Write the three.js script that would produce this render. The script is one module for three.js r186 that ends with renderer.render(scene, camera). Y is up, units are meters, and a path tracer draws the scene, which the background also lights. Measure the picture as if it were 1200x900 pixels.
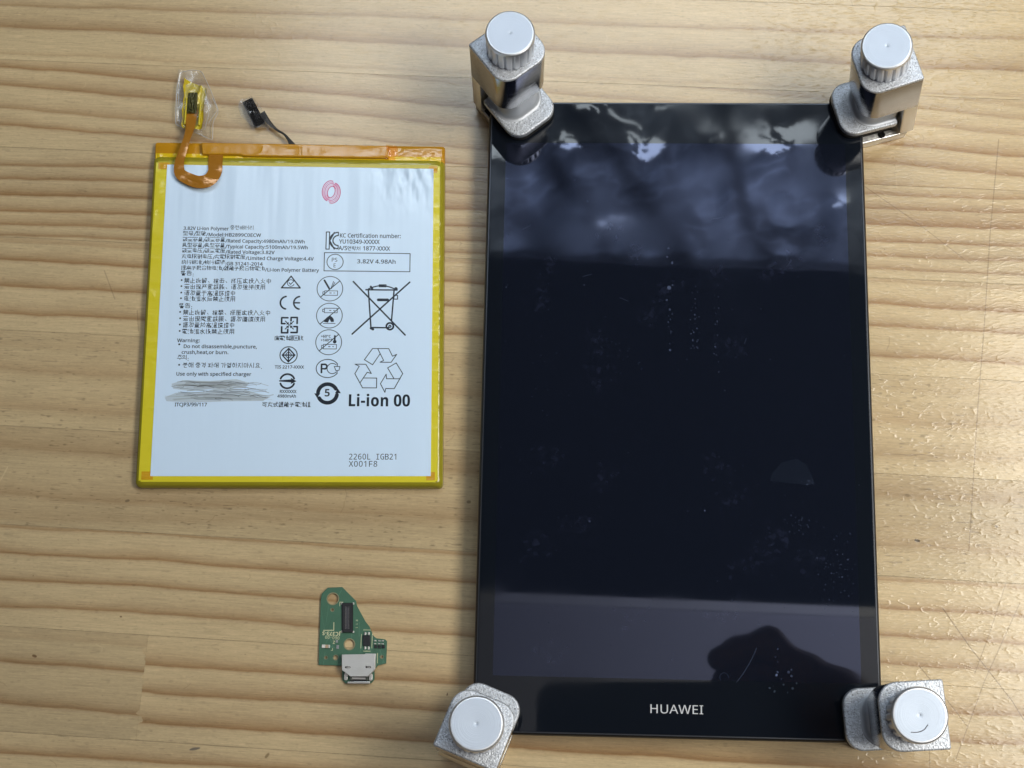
import * as THREE from 'three';
import { RoundedBoxGeometry } from 'three/addons/geometries/RoundedBoxGeometry.js';
import { RectAreaLightUniformsLib } from 'three/addons/lights/RectAreaLightUniformsLib.js';
import { mergeGeometries, mergeVertices, toCreasedNormals } from 'three/addons/utils/BufferGeometryUtils.js';
import { FontLoader } from 'three/addons/loaders/FontLoader.js';
import { TextGeometry } from 'three/addons/geometries/TextGeometry.js';
import { createNoise2D } from 'simplex-noise';
import { MarchingCubes } from 'three/addons/objects/MarchingCubes.js';

// ---------------------------------------------------------------- camera, lamps, exposure
const MM = 0.001;
const scene = new THREE.Scene();
scene.background = new THREE.Color(0x1a1c22);                       // the unlit far side of the workshop
const camera = new THREE.PerspectiveCamera(30.47, 4 / 3, 0.02, 20);
const EYE = new THREE.Vector3(-30.75, 452.7, 92.76);
const FWD = new THREE.Vector3(-0.04767, -0.97488, -0.21757), UP = new THREE.Vector3(-0.0126, 0.21839, -0.97578);
camera.position.copy(EYE).multiplyScalar(MM);
camera.up.copy(UP);
camera.lookAt(EYE.clone().addScaledVector(FWD, 400).multiplyScalar(MM));
const renderer = new THREE.WebGLRenderer({ antialias: true });
renderer.toneMapping = THREE.LinearToneMapping;
renderer.toneMappingExposure = 1;
renderer.shadowMap.enabled = true;
RectAreaLightUniformsLib.init();
const LAMP_COLOR = new THREE.Color(1.0, 0.97, 0.885), WINDOW_COLOR = new THREE.Color(0.8, 0.91, 1.0);
const LAMP_DOWN = 11.8, LAMP_UP = 22, WINDOW_GLOW = 7;

// ---------------------------------------------------------------- helpers (shapes are written in millimetres)
let seed = 7;
const rnd = () => { seed = (seed * 1664525 + 1013904223) >>> 0; return seed / 4294967296; };
const hash = (x, y, s) => { let h = Math.imul(x, 374761393) ^ Math.imul(y, 668265263) ^ Math.imul(s, 2147483629); h = Math.imul(h ^ (h >>> 13), 1274126177); return ((h ^ (h >>> 16)) >>> 0) / 4294967296; };
function noise(x, y, s = 0) {
  const i = Math.floor(x), j = Math.floor(y), a = x - i, b = y - j, u = a * a * (3 - 2 * a), v = b * b * (3 - 2 * b);
  return (hash(i, j, s) * (1 - u) + hash(i + 1, j, s) * u) * (1 - v) + (hash(i, j + 1, s) * (1 - u) + hash(i + 1, j + 1, s) * u) * v;
}
const fbm = (x, y, s = 0, n = 3) => { let a = 0, w = 0.5; for (let k = 0; k < n; k++) { a += w * noise(x, y, s + k); x *= 2.03; y *= 2.03; w *= 0.5; } return a / (1 - Math.pow(0.5, n)); };
const clamp = THREE.MathUtils.clamp, lerp = THREE.MathUtils.lerp, smooth = THREE.MathUtils.smoothstep;
const taken = new Map();
const numbered = (name) => { const n = taken.get(name) ?? 0; taken.set(name, n + 1); return n ? `${name}_${String(n).padStart(3, '0')}` : name; };
function thing(name, label, category, [x, y, z] = [0, 0, 0], turn = 0, group) {
  const o = new THREE.Group(); o.name = numbered(name); scene.add(o);
  o.position.set(x * MM, y * MM, z * MM); o.rotation.y = turn; o.userData = { label, category };
  if (group) o.userData.group = group;
  return o;
}
function obj(name, geometries, material, parent) {
  const list = (Array.isArray(geometries) ? geometries : [geometries]).map((g) => g.clone());
  const g = list.length > 1 ? mergeGeometries(list.map((k) => { const n = k.index ? k.toNonIndexed() : k; for (const a of Object.keys(n.attributes)) if (!['position', 'normal', 'uv'].includes(a)) n.deleteAttribute(a); return n; })) : list[0];
  g.scale(MM, MM, MM);
  const m = new THREE.Mesh(g, material); m.name = parent === scene ? numbered(name) : name; m.castShadow = m.receiveShadow = true; parent.add(m);
  return m;
}
// a flat outline [[x, z], ...] raised from y0 by h, with a rounded rim of radius b
function slab(points, y0, h, b = 0, holes = [], seg = 3) {
  const path = (p) => p.map(([x, z]) => new THREE.Vector2(x, -z));
  const s = new THREE.Shape(path(points));
  for (const k of holes) s.holes.push(new THREE.Path(path(k)));
  const g = new THREE.ExtrudeGeometry(s, { depth: h - 2 * b, bevelEnabled: b > 0, bevelThickness: b, bevelSize: b, bevelOffset: -b, bevelSegments: seg, curveSegments: 12 });
  g.rotateX(-Math.PI / 2).translate(0, y0 + b, 0);
  const c = toCreasedNormals(g, 0.6), p = c.attributes.position, n = c.attributes.normal, A = new THREE.Vector3(), B = new THREE.Vector3(), C = new THREE.Vector3();
  for (let i = 0; i < p.count; i += 3) {                            // flat faces stay flat, whatever the rim beside them does
    A.fromBufferAttribute(p, i); B.fromBufferAttribute(p, i + 1).sub(A); C.fromBufferAttribute(p, i + 2).sub(A); B.cross(C).normalize();
    if (Math.abs(B.y) > 0.999) for (let k = 0; k < 3; k++) n.setXYZ(i + k, 0, Math.sign(B.y), 0);
  }
  return c;
}
function roundRect(x0, z0, x1, z1, r, n = 8) {                      // r: one radius or [x0z0, x1z0, x1z1, x0z1]
  const R = Array.isArray(r) ? r : [r, r, r, r], out = [];
  const corner = (cx, cz, q, from) => { if (q < 0.01) { out.push([cx, cz]); return; } for (let k = 0; k <= n; k++) { const a = from + (k / n) * Math.PI / 2; out.push([cx + q * Math.cos(a), cz + q * Math.sin(a)]); } };
  corner(x0 + R[0], z0 + R[0], R[0], Math.PI); corner(x1 - R[1], z0 + R[1], R[1], -Math.PI / 2); corner(x1 - R[2], z1 - R[2], R[2], 0); corner(x0 + R[3], z1 - R[3], R[3], Math.PI / 2);
  return out;
}
const circle = (x, z, r, n = 28) => Array.from({ length: n }, (_, k) => [x + r * Math.cos((k / n) * 2 * Math.PI), z - r * Math.sin((k / n) * 2 * Math.PI)]);
const box = (x0, x1, y0, y1, z0, z1, r = 0) => (r ? new RoundedBoxGeometry(x1 - x0, y1 - y0, z1 - z0, 2, r) : new THREE.BoxGeometry(x1 - x0, y1 - y0, z1 - z0)).translate((x0 + x1) / 2, (y0 + y1) / 2, (z0 + z1) / 2);
function grid(nu, nv, f) {                                          // surface from f(u, v) -> [x, y, z]
  const p = [], uv = [], ix = [];
  for (let j = 0; j <= nv; j++) for (let i = 0; i <= nu; i++) { p.push(...f(i / nu, j / nv)); uv.push(i / nu, 1 - j / nv); }
  for (let j = 0; j < nv; j++) for (let i = 0; i < nu; i++) { const a = j * (nu + 1) + i, b = a + 1, c = a + nu + 1, d = c + 1; ix.push(a, c, b, b, c, d); }
  const g = new THREE.BufferGeometry(); g.setAttribute('position', new THREE.Float32BufferAttribute(p, 3)); g.setAttribute('uv', new THREE.Float32BufferAttribute(uv, 2)); g.setIndex(ix); g.computeVertexNormals();
  return g;
}
function dataTexture(w, h, f, channels = 4, srgb = false) {         // f(x, y) -> [r, g, b] 0..1 (or one value)
  const d = new Uint8Array(w * h * channels);
  for (let y = 0; y < h; y++) for (let x = 0; x < w; x++) { const c = f(x, y), o = (y * w + x) * channels; if (channels === 1) d[o] = clamp(c, 0, 1) * 255; else { d[o] = clamp(c[0], 0, 1) * 255; d[o + 1] = clamp(c[1], 0, 1) * 255; d[o + 2] = clamp(c[2], 0, 1) * 255; d[o + 3] = c.length > 3 ? clamp(c[3], 0, 1) * 255 : 255; } }
  const t = new THREE.DataTexture(d, w, h, channels === 1 ? THREE.RedFormat : THREE.RGBAFormat);
  t.magFilter = THREE.LinearFilter; t.wrapS = t.wrapT = THREE.RepeatWrapping; if (srgb) t.colorSpace = THREE.SRGBColorSpace; t.needsUpdate = true;
  return t;
}
const std = (color, roughness, metalness = 0, extra = {}) => new THREE.MeshPhysicalMaterial({ color: new THREE.Color().setRGB(...color), roughness, metalness, ...extra });

// ---------------------------------------------------------------- the table: glued staves of lacquered pine
const GRAIN = THREE.MathUtils.degToRad(2.3), PITCH = 32.7, SEAM0 = -146.6;   // staves run a little off the x axis
// growth-ring lines of each stave as [place at the left end, place at the right end, width in mm, darkness], places in shares of the stave's width
const RINGS = [
  [[0.36, 0.3, 1.6, 0.55], [0.62, 0.66, 3.2, 0.7], [0.93, 0.95, 1.2, 0.3]],
  [[-0.45, 0.2, 2.2, 0.5], [-0.2, 0.38, 2.0, 0.55], [0.08, 0.62, 2.4, 0.8], [0.29, 0.83, 2.6, 0.75], [0.55, 1.08, 2.0, 0.6], [0.74, 1.25, 1.6, 0.8], [-0.7, 0.06, 2.5, 0.3]],
  [[0.2, 0.1, 1.6, 0.75], [0.35, 0.25, 1.8, 0.8], [0.53, 0.42, 3.0, 0.95], [0.71, 0.6, 1.7, 0.85], [0.86, 0.76, 2.0, 0.75], [0.98, 0.9, 1.4, 0.7]],
  [[0.05, 0.05, 3.0, 0.35], [0.24, 0.29, 1.9, 0.85], [0.53, 0.51, 1.8, 0.8], [0.82, 0.82, 2.4, 0.75]],
  [[0.4, 0.45, 5.0, 0.35], [0.8, 0.78, 4.0, 0.33], [0.15, 0.12, 5.0, 0.18]],
  [[0.22, 0.2, 6.0, 0.42], [0.68, 0.7, 4.5, 0.42], [0.95, 0.5, 6.0, 0.25]],
  [[0.02, 0.03, 1.5, 0.6], [0.28, 0.3, 1.8, 0.8], [0.54, 0.56, 1.7, 0.8], [0.8, 0.82, 1.9, 0.75]],
  [[0.30, 0.24, 2.6, 0.8], [0.56, 0.5, 2.4, 0.8], [0.85, 0.8, 2.8, 0.85]],
  [[0.2, 0.15, 2.2, 0.8], [0.5, 0.47, 2.6, 0.75], [0.8, 0.76, 2.0, 0.8]],
];
const RINGS_PIECE = [[0.34, 0.42, 1.5, 0.8], [0.72, 0.95, 2.6, 0.75], [0.1, 0.2, 3.0, 0.2]];   // the short piece left of the end joint in the eighth stave
const TONE = [1.0, 0.98, 0.97, 1.0, 0.93, 0.9, 0.98, 1.0, 1.0];
const WOOD = { x0: -262, z0: -172, w: 400, h: 300, px: 2048, py: 1536 };
const woodHeight = new Float32Array(WOOD.px * WOOD.py);
const woodColor = dataTexture(WOOD.px, WOOD.py, (i, j) => {
  const x = WOOD.x0 + (i / WOOD.px) * WOOD.w, z = WOOD.z0 + (j / WOOD.py) * WOOD.h;
  const s = x * Math.cos(GRAIN) + z * Math.sin(GRAIN), t = -x * Math.sin(GRAIN) + z * Math.cos(GRAIN);
  const k = Math.floor((t - SEAM0) / PITCH), f = (t - SEAM0) / PITCH - k, n = ((k % 9) + 9) % 9;
  const piece = n === 7 && s < -164.5 + 5 * (noise(t * 0.9, 3.3, 77) - 0.5) * smooth(noise(t * 0.25, 7, 78), 0.3, 0.6);
  const rings = piece ? RINGS_PIECE : RINGS[n];
  const along = clamp((s + 235) / 340, -0.3, 1.4);
  let dark = 0;
  const sway = (fbm(s * 0.012, k * 7.3, 11, 3) - 0.5) * 2.0 + (fbm(s * 0.06, t * 0.05, 12, 2) - 0.5) * 0.9 + (noise(s * 0.35, t * 0.8, 13) - 0.5) * 0.25;
  for (const [a, b, w, d] of rings) {
    const dist = (lerp(a, b, along) - f) * PITCH + sway * (n === 4 || n === 5 ? 1.8 : 1);     // above the line: a slow darkening; below: a sharp stop
    const soft = 0.75 + 0.5 * noise(s * 0.03, t * 0.1 + a * 31, 14);
    dark = Math.max(dark, Math.min(1, d * 1.12) * (dist > 0 ? Math.exp(-Math.pow(dist / (w * soft), 1.15)) : Math.exp(dist / (n === 4 || n === 5 ? 1.6 : 0.42))));
  }
  const fibre = fbm(s * 0.16, t * 5.2, 21 + n, 3) - 0.5, fine = noise(s * 1.3, t * 9.0, 31) - 0.5, cloud = fbm(s * 0.018, t * 0.07, 41, 3) - 0.5;
  const fleck = smooth(noise(s * 0.45, t * 2.6, 51), 0.8, 0.97) * (n === 4 || n === 5 ? 0.34 : 0.14), pore = smooth(noise(s * 2.2, t * 2.9, 57), 0.86, 0.98) * 0.1;
  const pale = smooth(noise(s * 0.7, t * 1.7, 61), 0.8, 1) * 0.08;
  let v = 1 + fibre * 0.34 + fine * 0.1 + cloud * 0.22 - fleck - pore + pale;
  let r = lerp(0.565, 0.295, dark), g = lerp(0.436, 0.163, dark), b = lerp(0.254, 0.066, dark);
  const tone = TONE[n] * (piece ? 0.88 : 1) * (0.97 + 0.06 * hash(k, piece ? 3 : 1, 5));
  const seam = Math.exp(-Math.pow(Math.min(f, 1 - f) * PITCH / 0.22, 2)) * 0.22 * noise(s * 0.05, k * 3.1, 71);
  v *= tone * (1 - seam);
  woodHeight[j * WOOD.px + i] = dark * 0.25 + fibre * 0.3;
  return [r * v, g * v, b * v].map((c) => Math.pow(clamp(c, 0, 1), 1 / 2.2));
}, 4, true);
{ // dents, scratches and specks worn into the lacquer, drawn over the grain
  const c = document.createElement('canvas'); c.width = WOOD.px; c.height = WOOD.py; const g = c.getContext('2d');
  const im = g.createImageData(WOOD.px, WOOD.py); im.data.set(woodColor.image.data); g.putImageData(im, 0, 0);
  const X = (x) => (x - WOOD.x0) / WOOD.w * WOOD.px, Z = (z) => (z - WOOD.z0) / WOOD.h * WOOD.py;
  const scratch = (list, w, style) => { g.strokeStyle = style; g.lineWidth = w * WOOD.px / WOOD.w; g.lineCap = 'round'; g.beginPath(); list.forEach(([x, z], k) => (k ? g.lineTo(X(x), Z(z)) : g.moveTo(X(x), Z(z)))); g.stroke(); };
  scratch([[109.5, -95], [105, -62], [101.5, -30], [98, -2], [93, 44]], 0.22, 'rgba(80,62,40,0.45)');
  scratch([[64, -78], [80, -66], [98, -51]], 0.2, 'rgba(90,70,45,0.4)');
  scratch([[84, 62], [92, 74], [104, 90], [112, 104]], 0.25, 'rgba(80,60,36,0.6)'); scratch([[108, 60], [96, 84], [86, 108]], 0.22, 'rgba(80,60,36,0.45)');
  scratch([[76, 80], [84, 90], [90, 98]], 0.24, 'rgba(80,60,36,0.5)'); scratch([[104, 54], [98, 70], [93, 82]], 0.2, 'rgba(80,60,36,0.4)');
  scratch([[78, 112], [78.5, 96]], 0.2, 'rgba(80,60,36,0.45)'); scratch([[-219, 22], [-223, 31]], 0.4, 'rgba(235,215,170,0.3)');
  scratch([[-192.5, -46], [-188, -36]], 0.3, 'rgba(70,58,44,0.24)'); scratch([[-180, -32], [-179, -25]], 0.3, 'rgba(70,58,44,0.25)');
  const pit = (x, z, rx, rz, a, style) => { g.fillStyle = style; g.beginPath(); g.ellipse(X(x), Z(z), rx * 3, rz * 2.6, a, 0, 7); g.fill(); };
  pit(-150, 110.5, 3.0, 0.8, -0.2, 'rgba(70,68,72,0.6)'); pit(-204, 83, 1.4, 0.8, 0.3, 'rgba(95,70,48,0.75)'); pit(-177, 70, 0.6, 0.5, 0, 'rgba(80,60,40,0.7)'); pit(-127, 112, 1.6, 0.9, -0.9, 'rgba(90,72,44,0.45)');
  pit(-178, 32.5, 1.3, 0.8, -0.3, 'rgba(100,85,66,0.6)'); pit(-66, 31, 1.2, 1, 0, 'rgba(90,75,54,0.5)'); pit(-71, 92, 0.8, 0.35, 1.8, 'rgba(70,55,38,0.7)');
  pit(77, 41, 1.6, 0.8, 0.2, 'rgba(50,40,30,0.75)'); pit(102, 36, 1.0, 0.6, 0.4, 'rgba(70,58,42,0.6)'); pit(118, 37, 1, 1, 0, 'rgba(80,66,46,0.5)');
  for (let k = 0; k < 260; k++) { const x = WOOD.x0 + rnd() * WOOD.w, z = WOOD.z0 + rnd() * WOOD.h; if (rnd() < 0.35) pit(x, z, 0.15 + rnd() * 0.25, 0.12 + rnd() * 0.15, rnd() * 3, `rgba(70,54,38,${0.25 + rnd() * 0.35})`); else { const a = rnd() * 6.3, l = 1 + rnd() * 4; scratch([[x, z], [x + l * Math.cos(a) * 0.6 + rnd(), z + l * Math.sin(a) * 0.5], [x + l * Math.cos(a), z + l * Math.sin(a)]], 0.1 + rnd() * 0.1, rnd() < 0.6 ? 'rgba(90,70,48,0.28)' : 'rgba(250,232,190,0.22)'); } }
  woodColor.image.data.set(g.getImageData(0, 0, WOOD.px, WOOD.py).data);
}
woodColor.wrapS = woodColor.wrapT = THREE.MirroredRepeatWrapping;
// the lacquer: worm-like ripples lying mostly along the grain
const ripple = createNoise2D(rnd), ripple2 = createNoise2D(rnd);
const woodBump = dataTexture(WOOD.px, WOOD.py, (i, j) => {
  const x = (i / WOOD.px) * WOOD.w, z = (j / WOOD.py) * WOOD.h;
  const bend = ripple2(x * 0.12, z * 0.12) * 1.1, worn = 0.55 + 0.45 * ripple2(x * 0.02 + 9, z * 0.03);
  const ridge = 1 - Math.abs(ripple(x * 0.11 + bend * 0.14, z * 0.5 + bend * 0.26)), ridge2 = 0.5 + 0.5 * ripple(x * 0.22 + 40 - bend * 0.15, z * 0.9 + bend * 0.25);
  const raised = 0.3 + 0.7 * smooth(x + WOOD.x0 + 14 * ripple2(x * 0.01, z * 0.02), 28, 66);   // the grain stands up where the lacquer is worn most, at the right
  return 0.5 * Math.pow(ridge, 9) * worn * raised * smooth(ripple2(x * 0.16 + 30, z * 0.2), -0.5, 0.4) + 0.3 * Math.pow(ridge2, 5) * (1.3 - worn) * raised + 0.05 * fbm(x * 1.1, z * 1.6, 85, 2) + 0.1 * woodHeight[j * WOOD.px + i];
}, 1);
woodBump.wrapS = woodBump.wrapT = THREE.MirroredRepeatWrapping;
const woodMat = new THREE.MeshPhysicalMaterial({ map: woodColor, bumpMap: woodBump, bumpScale: 0.0002, roughness: 0.2, ior: 1.42 });
const woodEnd = std([0.4, 0.27, 0.14], 0.7);
const table = new THREE.Group(); table.name = 'table_top'; table.userData = { kind: 'structure', label: 'pale lacquered pine table top of glued staves under everything' }; scene.add(table);
{
  const C = Math.cos(GRAIN), S = Math.sin(GRAIN), world = (s, t) => [s * C - t * S, s * S + t * C];
  const plank = (k, s0, s1, drop) => {
    const t0 = SEAM0 + k * PITCH + 0.025, t1 = SEAM0 + (k + 1) * PITCH - 0.025;
    const g = slab([[s0, t0], [s1, t0], [s1, t1], [s0, t1]].map(([s, t]) => world(s, t)), -24 - drop, 24, 0.03, [], 1), p = g.attributes.position, uv = [];
    for (let q = 0; q < p.count; q++) uv.push((p.getX(q) - WOOD.x0) / WOOD.w, (p.getZ(q) - WOOD.z0) / WOOD.h);
    g.setAttribute('uv', new THREE.Float32BufferAttribute(uv, 2));
    obj('plank', g, woodMat, table);
  };
  for (let k = -5; k < 14; k++) { const drop = hash(k, 2, 9) * 0.03; if (k === 7) { plank(k, -460, -164.53, drop); plank(k, -164.5, 380, drop + 0.001); } else plank(k, -460, 380, drop); }
  obj('underside_board', slab([[-440, -300], [360, -300], [360, 300], [-440, 300]], -30, 5.9), woodEnd, table);
}

// ---------------------------------------------------------------- shared metals, rubber
const castBump = dataTexture(512, 512, (i, j) => noise(i * 0.15, j * 0.15, 4), 1);
const castTone = dataTexture(512, 512, (i, j) => { const a = noise(i * 0.13, j * 0.13, 6), b = noise(i * 0.21, j * 0.21, 8), v = 0.62 + 0.3 * a + 0.45 * smooth(b, 0.74, 0.95) - 0.5 * smooth(noise(i * 0.17, j * 0.17, 9), 0.76, 0.95); return [v, v, v]; }, 4);
const per = (t, mm) => { const c = t.clone(); c.repeat.set(1 / mm, 1 / mm); c.needsUpdate = true; return c; };
const castMetal = std([0.74, 0.78, 0.85], 0.5, 0.5, { map: per(castTone, 26), bumpMap: per(castBump, 26), bumpScale: 0.00009 });
const brushBump = dataTexture(256, 256, (i, j) => 0.7 * noise(i * 0.03, j * 0.9, 14) + 0.3 * hash(i, j, 15), 1);
const polished = std([0.3, 0.31, 0.335], 0.13, 1, { bumpMap: per(brushBump, 22), bumpScale: 0.00003 });
const steel = std([0.72, 0.71, 0.69], 0.34, 0.9, { bumpMap: per(brushBump, 14), bumpScale: 0.00005 });
const knobMetal = std([0.72, 0.74, 0.78], 0.42, 0.85);
const turnedBump = dataTexture(512, 512, (i, j) => { const r = Math.hypot(i - 255.5, j - 255.5) / 256; return 0.5 + 0.35 * (noise(r * 60, 3, 17) - 0.5) + 0.1 * (hash(i, j, 18) - 0.5); }, 1);
const turned = std([0.56, 0.63, 0.74], 0.55, 0.45, { bumpMap: turnedBump, bumpScale: 0.00004 });
const rubberBump = dataTexture(256, 256, (i, j) => 0.5 + 0.5 * Math.sin((i + j) * 0.39) * Math.sin((i - j) * 0.39), 1);
const rubber = std([0.012, 0.012, 0.013], 0.8, 0, { bumpMap: per(rubberBump, 9), bumpScale: 0.0004 });

// ---------------------------------------------------------------- the four corner clamps. Own axes: +x towards the tablet, y up
const TAB_TOP = 11, LIFT = 8.6;
function knobShape() {
  const R = 7.65, prof = [[6.6, 37.3, 0], [7.2, 37.7, 0.6], [7.4, 38.2, 1], [7.4, 46.0, 1], [7.5, 46.4, 0.4], [R, 46.5, 0], [R, 47.1, 0], [7.5, 47.5, 0], [7.15, 47.76, 0], [6.8, 47.8, 0]].map(([r, h, a]) => [r, h + LIFT, a]);
  const N = 216, p = [], ix = [];
  prof.forEach(([r, y, a]) => { for (let i = 0; i < N; i++) { const t = (i / N) * 2 * Math.PI, w = ((i / N) * 18) % 1, groove = Math.exp(-Math.pow((w - 0.5) / 0.13, 2)); const q = r + a * (0.12 - 0.8 * groove); p.push(q * Math.cos(t), y, q * Math.sin(t)); } });
  for (let j = 0; j + 1 < prof.length; j++) for (let i = 0; i < N; i++) { const a = j * N + i, b = j * N + (i + 1) % N, c = a + N, d = b + N; ix.push(a, c, b, b, c, d); }
  const g = new THREE.BufferGeometry(); g.setAttribute('position', new THREE.Float32BufferAttribute(p, 3)); g.setIndex(ix);
  const n = g.toNonIndexed(); n.setAttribute('uv', new THREE.Float32BufferAttribute(new Float32Array(n.attributes.position.count * 2), 2));
  return toCreasedNormals(n, 0.5);
}
function knobFace() { // slightly dished, with the small centre mark of the lathe
  return grid(96, 14, (u, v) => { const r = 6.85 * v, t = -u * 2 * Math.PI; return [r * Math.cos(t), 47.8 + LIFT - 0.12 * (1 - v) * (1 - v) - (v < 0.06 ? 0.22 : 0), r * Math.sin(t)]; });
}
function planarUV(g, cx, cz, size) { const p = g.attributes.position, uv = []; for (let i = 0; i < p.count; i++) uv.push((p.getX(i) - cx) / size + 0.5, (p.getZ(i) - cz) / size + 0.5); g.setAttribute('uv', new THREE.Float32BufferAttribute(uv, 2)); return g; }
function makeClamp(label) {
  const t = thing('corner_clamp', label, 'clamp', [0, 0, 0], 0, 'screw clamps on the tablet corners');
  const head = roundRect(-9.3, -9.5, 9.0, 9.5, [0.7, 5.6, 5.6, 0.7], 10);
  obj('head_block', slab(head, 25.2, 20.0, 0.25), polished, t);
  obj('top_plate', slab(roundRect(-9.35, -9.55, 9.05, 9.55, [0.7, 5.6, 5.6, 0.7], 10), 44.6, 1.3, 0.5), castMetal, t);
  obj('spine', [slab(roundRect(-9.3, -9.3, -4.6, 9.3, 0.4, 3), 4.45, 20.7, 0.2)], steel, t);
  obj('lower_jaw', slab(roundRect(-9.3, -9.3, 12.6, 9.3, [0.5, 4.2, 4.2, 0.5], 8), 0.02, 4.4, 0.4), steel, t);
  obj('lower_pad', slab(roundRect(-4.5, -7.0, 12.2, 8.7, [0.3, 2.6, 3.8, 0.3], 8), 4.43, 0.6, 0.1), rubber, t);
  obj('screw_head', slab(circle(-0.6, -7.9, 1.25, 24), 4.3, 0.35, 0.1), polished, t);
  const jaw = obj('upper_jaw', slab(roundRect(-3.6, -9.2, 14.8, 9.2, [1, 5.2, 5.2, 1], 10), 12.9, 2.5, 0.55), castMetal, t);
  // the raised neck that runs up from the jaw into the head
  const ring = (g) => roundRect(-3.4 - 0, -6.6 - g, 8.4 + g, 6.6 + g, [0.5, 4.6 + g, 4.6 + g, 0.5], 8);
  const levels = [[2.2, 15.3], [1.2, 15.5], [0.5, 16.0], [0.15, 17.4], [0, 27]], n = ring(0).length;
  obj('neck', grid(n, levels.length - 1, (u, v) => { const [g, y] = levels[Math.round(v * (levels.length - 1))], [x, z] = ring(g)[Math.round(u * n) % n]; return [x, y, z]; }), castMetal, jaw);
  obj('rubber_pad', slab(roundRect(-2.4, -9.0, 14.9, 9.0, [0.8, 5.0, 5.0, 0.8], 10), TAB_TOP + 0.02, 1.9, 0.4), rubber, t);
  const k = obj('knob', knobShape(), knobMetal, t);
  obj('knob_face', planarUV(knobFace(), 0, 0, 13.8), turned, k);
  return t;
}
const clamp0 = makeClamp('silver screw clamp on the upper left corner of the tablet, nearest the battery flex');
// x, z: the jaw; dx, dz: towards the tablet; kx, kz: where the knob ends up, for the heads lean on their rubber pads
function placeClamp(root, x, z, dx, dz, kx, kz) {
  root.position.set(x * MM, 0, z * MM); root.rotation.y = Math.atan2(-dz, dx);
  const l = Math.hypot(dx, dz), a = ((kx - x) * dx + (kz - z) * dz) / l, b = (-(kx - x) * dz + (kz - z) * dx) / l, pivot = new THREE.Vector3(0, 15.3 * MM, 0);
  const q = new THREE.Quaternion().setFromUnitVectors(new THREE.Vector3(0, 1, 0), new THREE.Vector3(a, 41, b).normalize());
  for (const part of root.children) if (/head_block|top_plate|spine|knob|scratch/.test(part.name)) { part.quaternion.copy(q); part.position.copy(pivot).sub(pivot.clone().applyQuaternion(q)); }
  return root;
}
const copyClamp = (label) => { const c = clamp0.clone(); c.name = numbered('corner_clamp'); c.userData = { ...clamp0.userData, label }; scene.add(c); return c; };
placeClamp(clamp0, -54.7, -104.4, 0.62, 0.785, -53.2, -105.6);
placeClamp(copyClamp('upper right silver clamp on the tablet, its dark jaw gap open to view'), 66.7, -101.9, -0.962, 0.272, 60.5, -101.7);
placeClamp(copyClamp('silver screw clamp set diagonally on the lower left corner of the tablet, seen from above'), -59.9, 104.0, 0.36, -0.933, -57.7, 99.7);
const clampBR = copyClamp('lower right silver clamp on the tablet, dark curved scratch on its knob');
{ // the short curved scratch on the lower right knob
  const pts = [[-5.4, 4.3], [-3.6, 4.4], [-1.9, 3.9], [-0.6, 2.6]].map(([x, z]) => new THREE.Vector3(-x - 2.4, 47.82 + LIFT, -z));
  obj('scratch_mark', new THREE.TubeGeometry(new THREE.CatmullRomCurve3(pts), 16, 0.13, 5), std([0.13, 0.13, 0.15], 0.6), clampBR);
}
placeClamp(clampBR, 64.5, 95.8, -0.997, 0.077, 62.5, 94.7);

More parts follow.
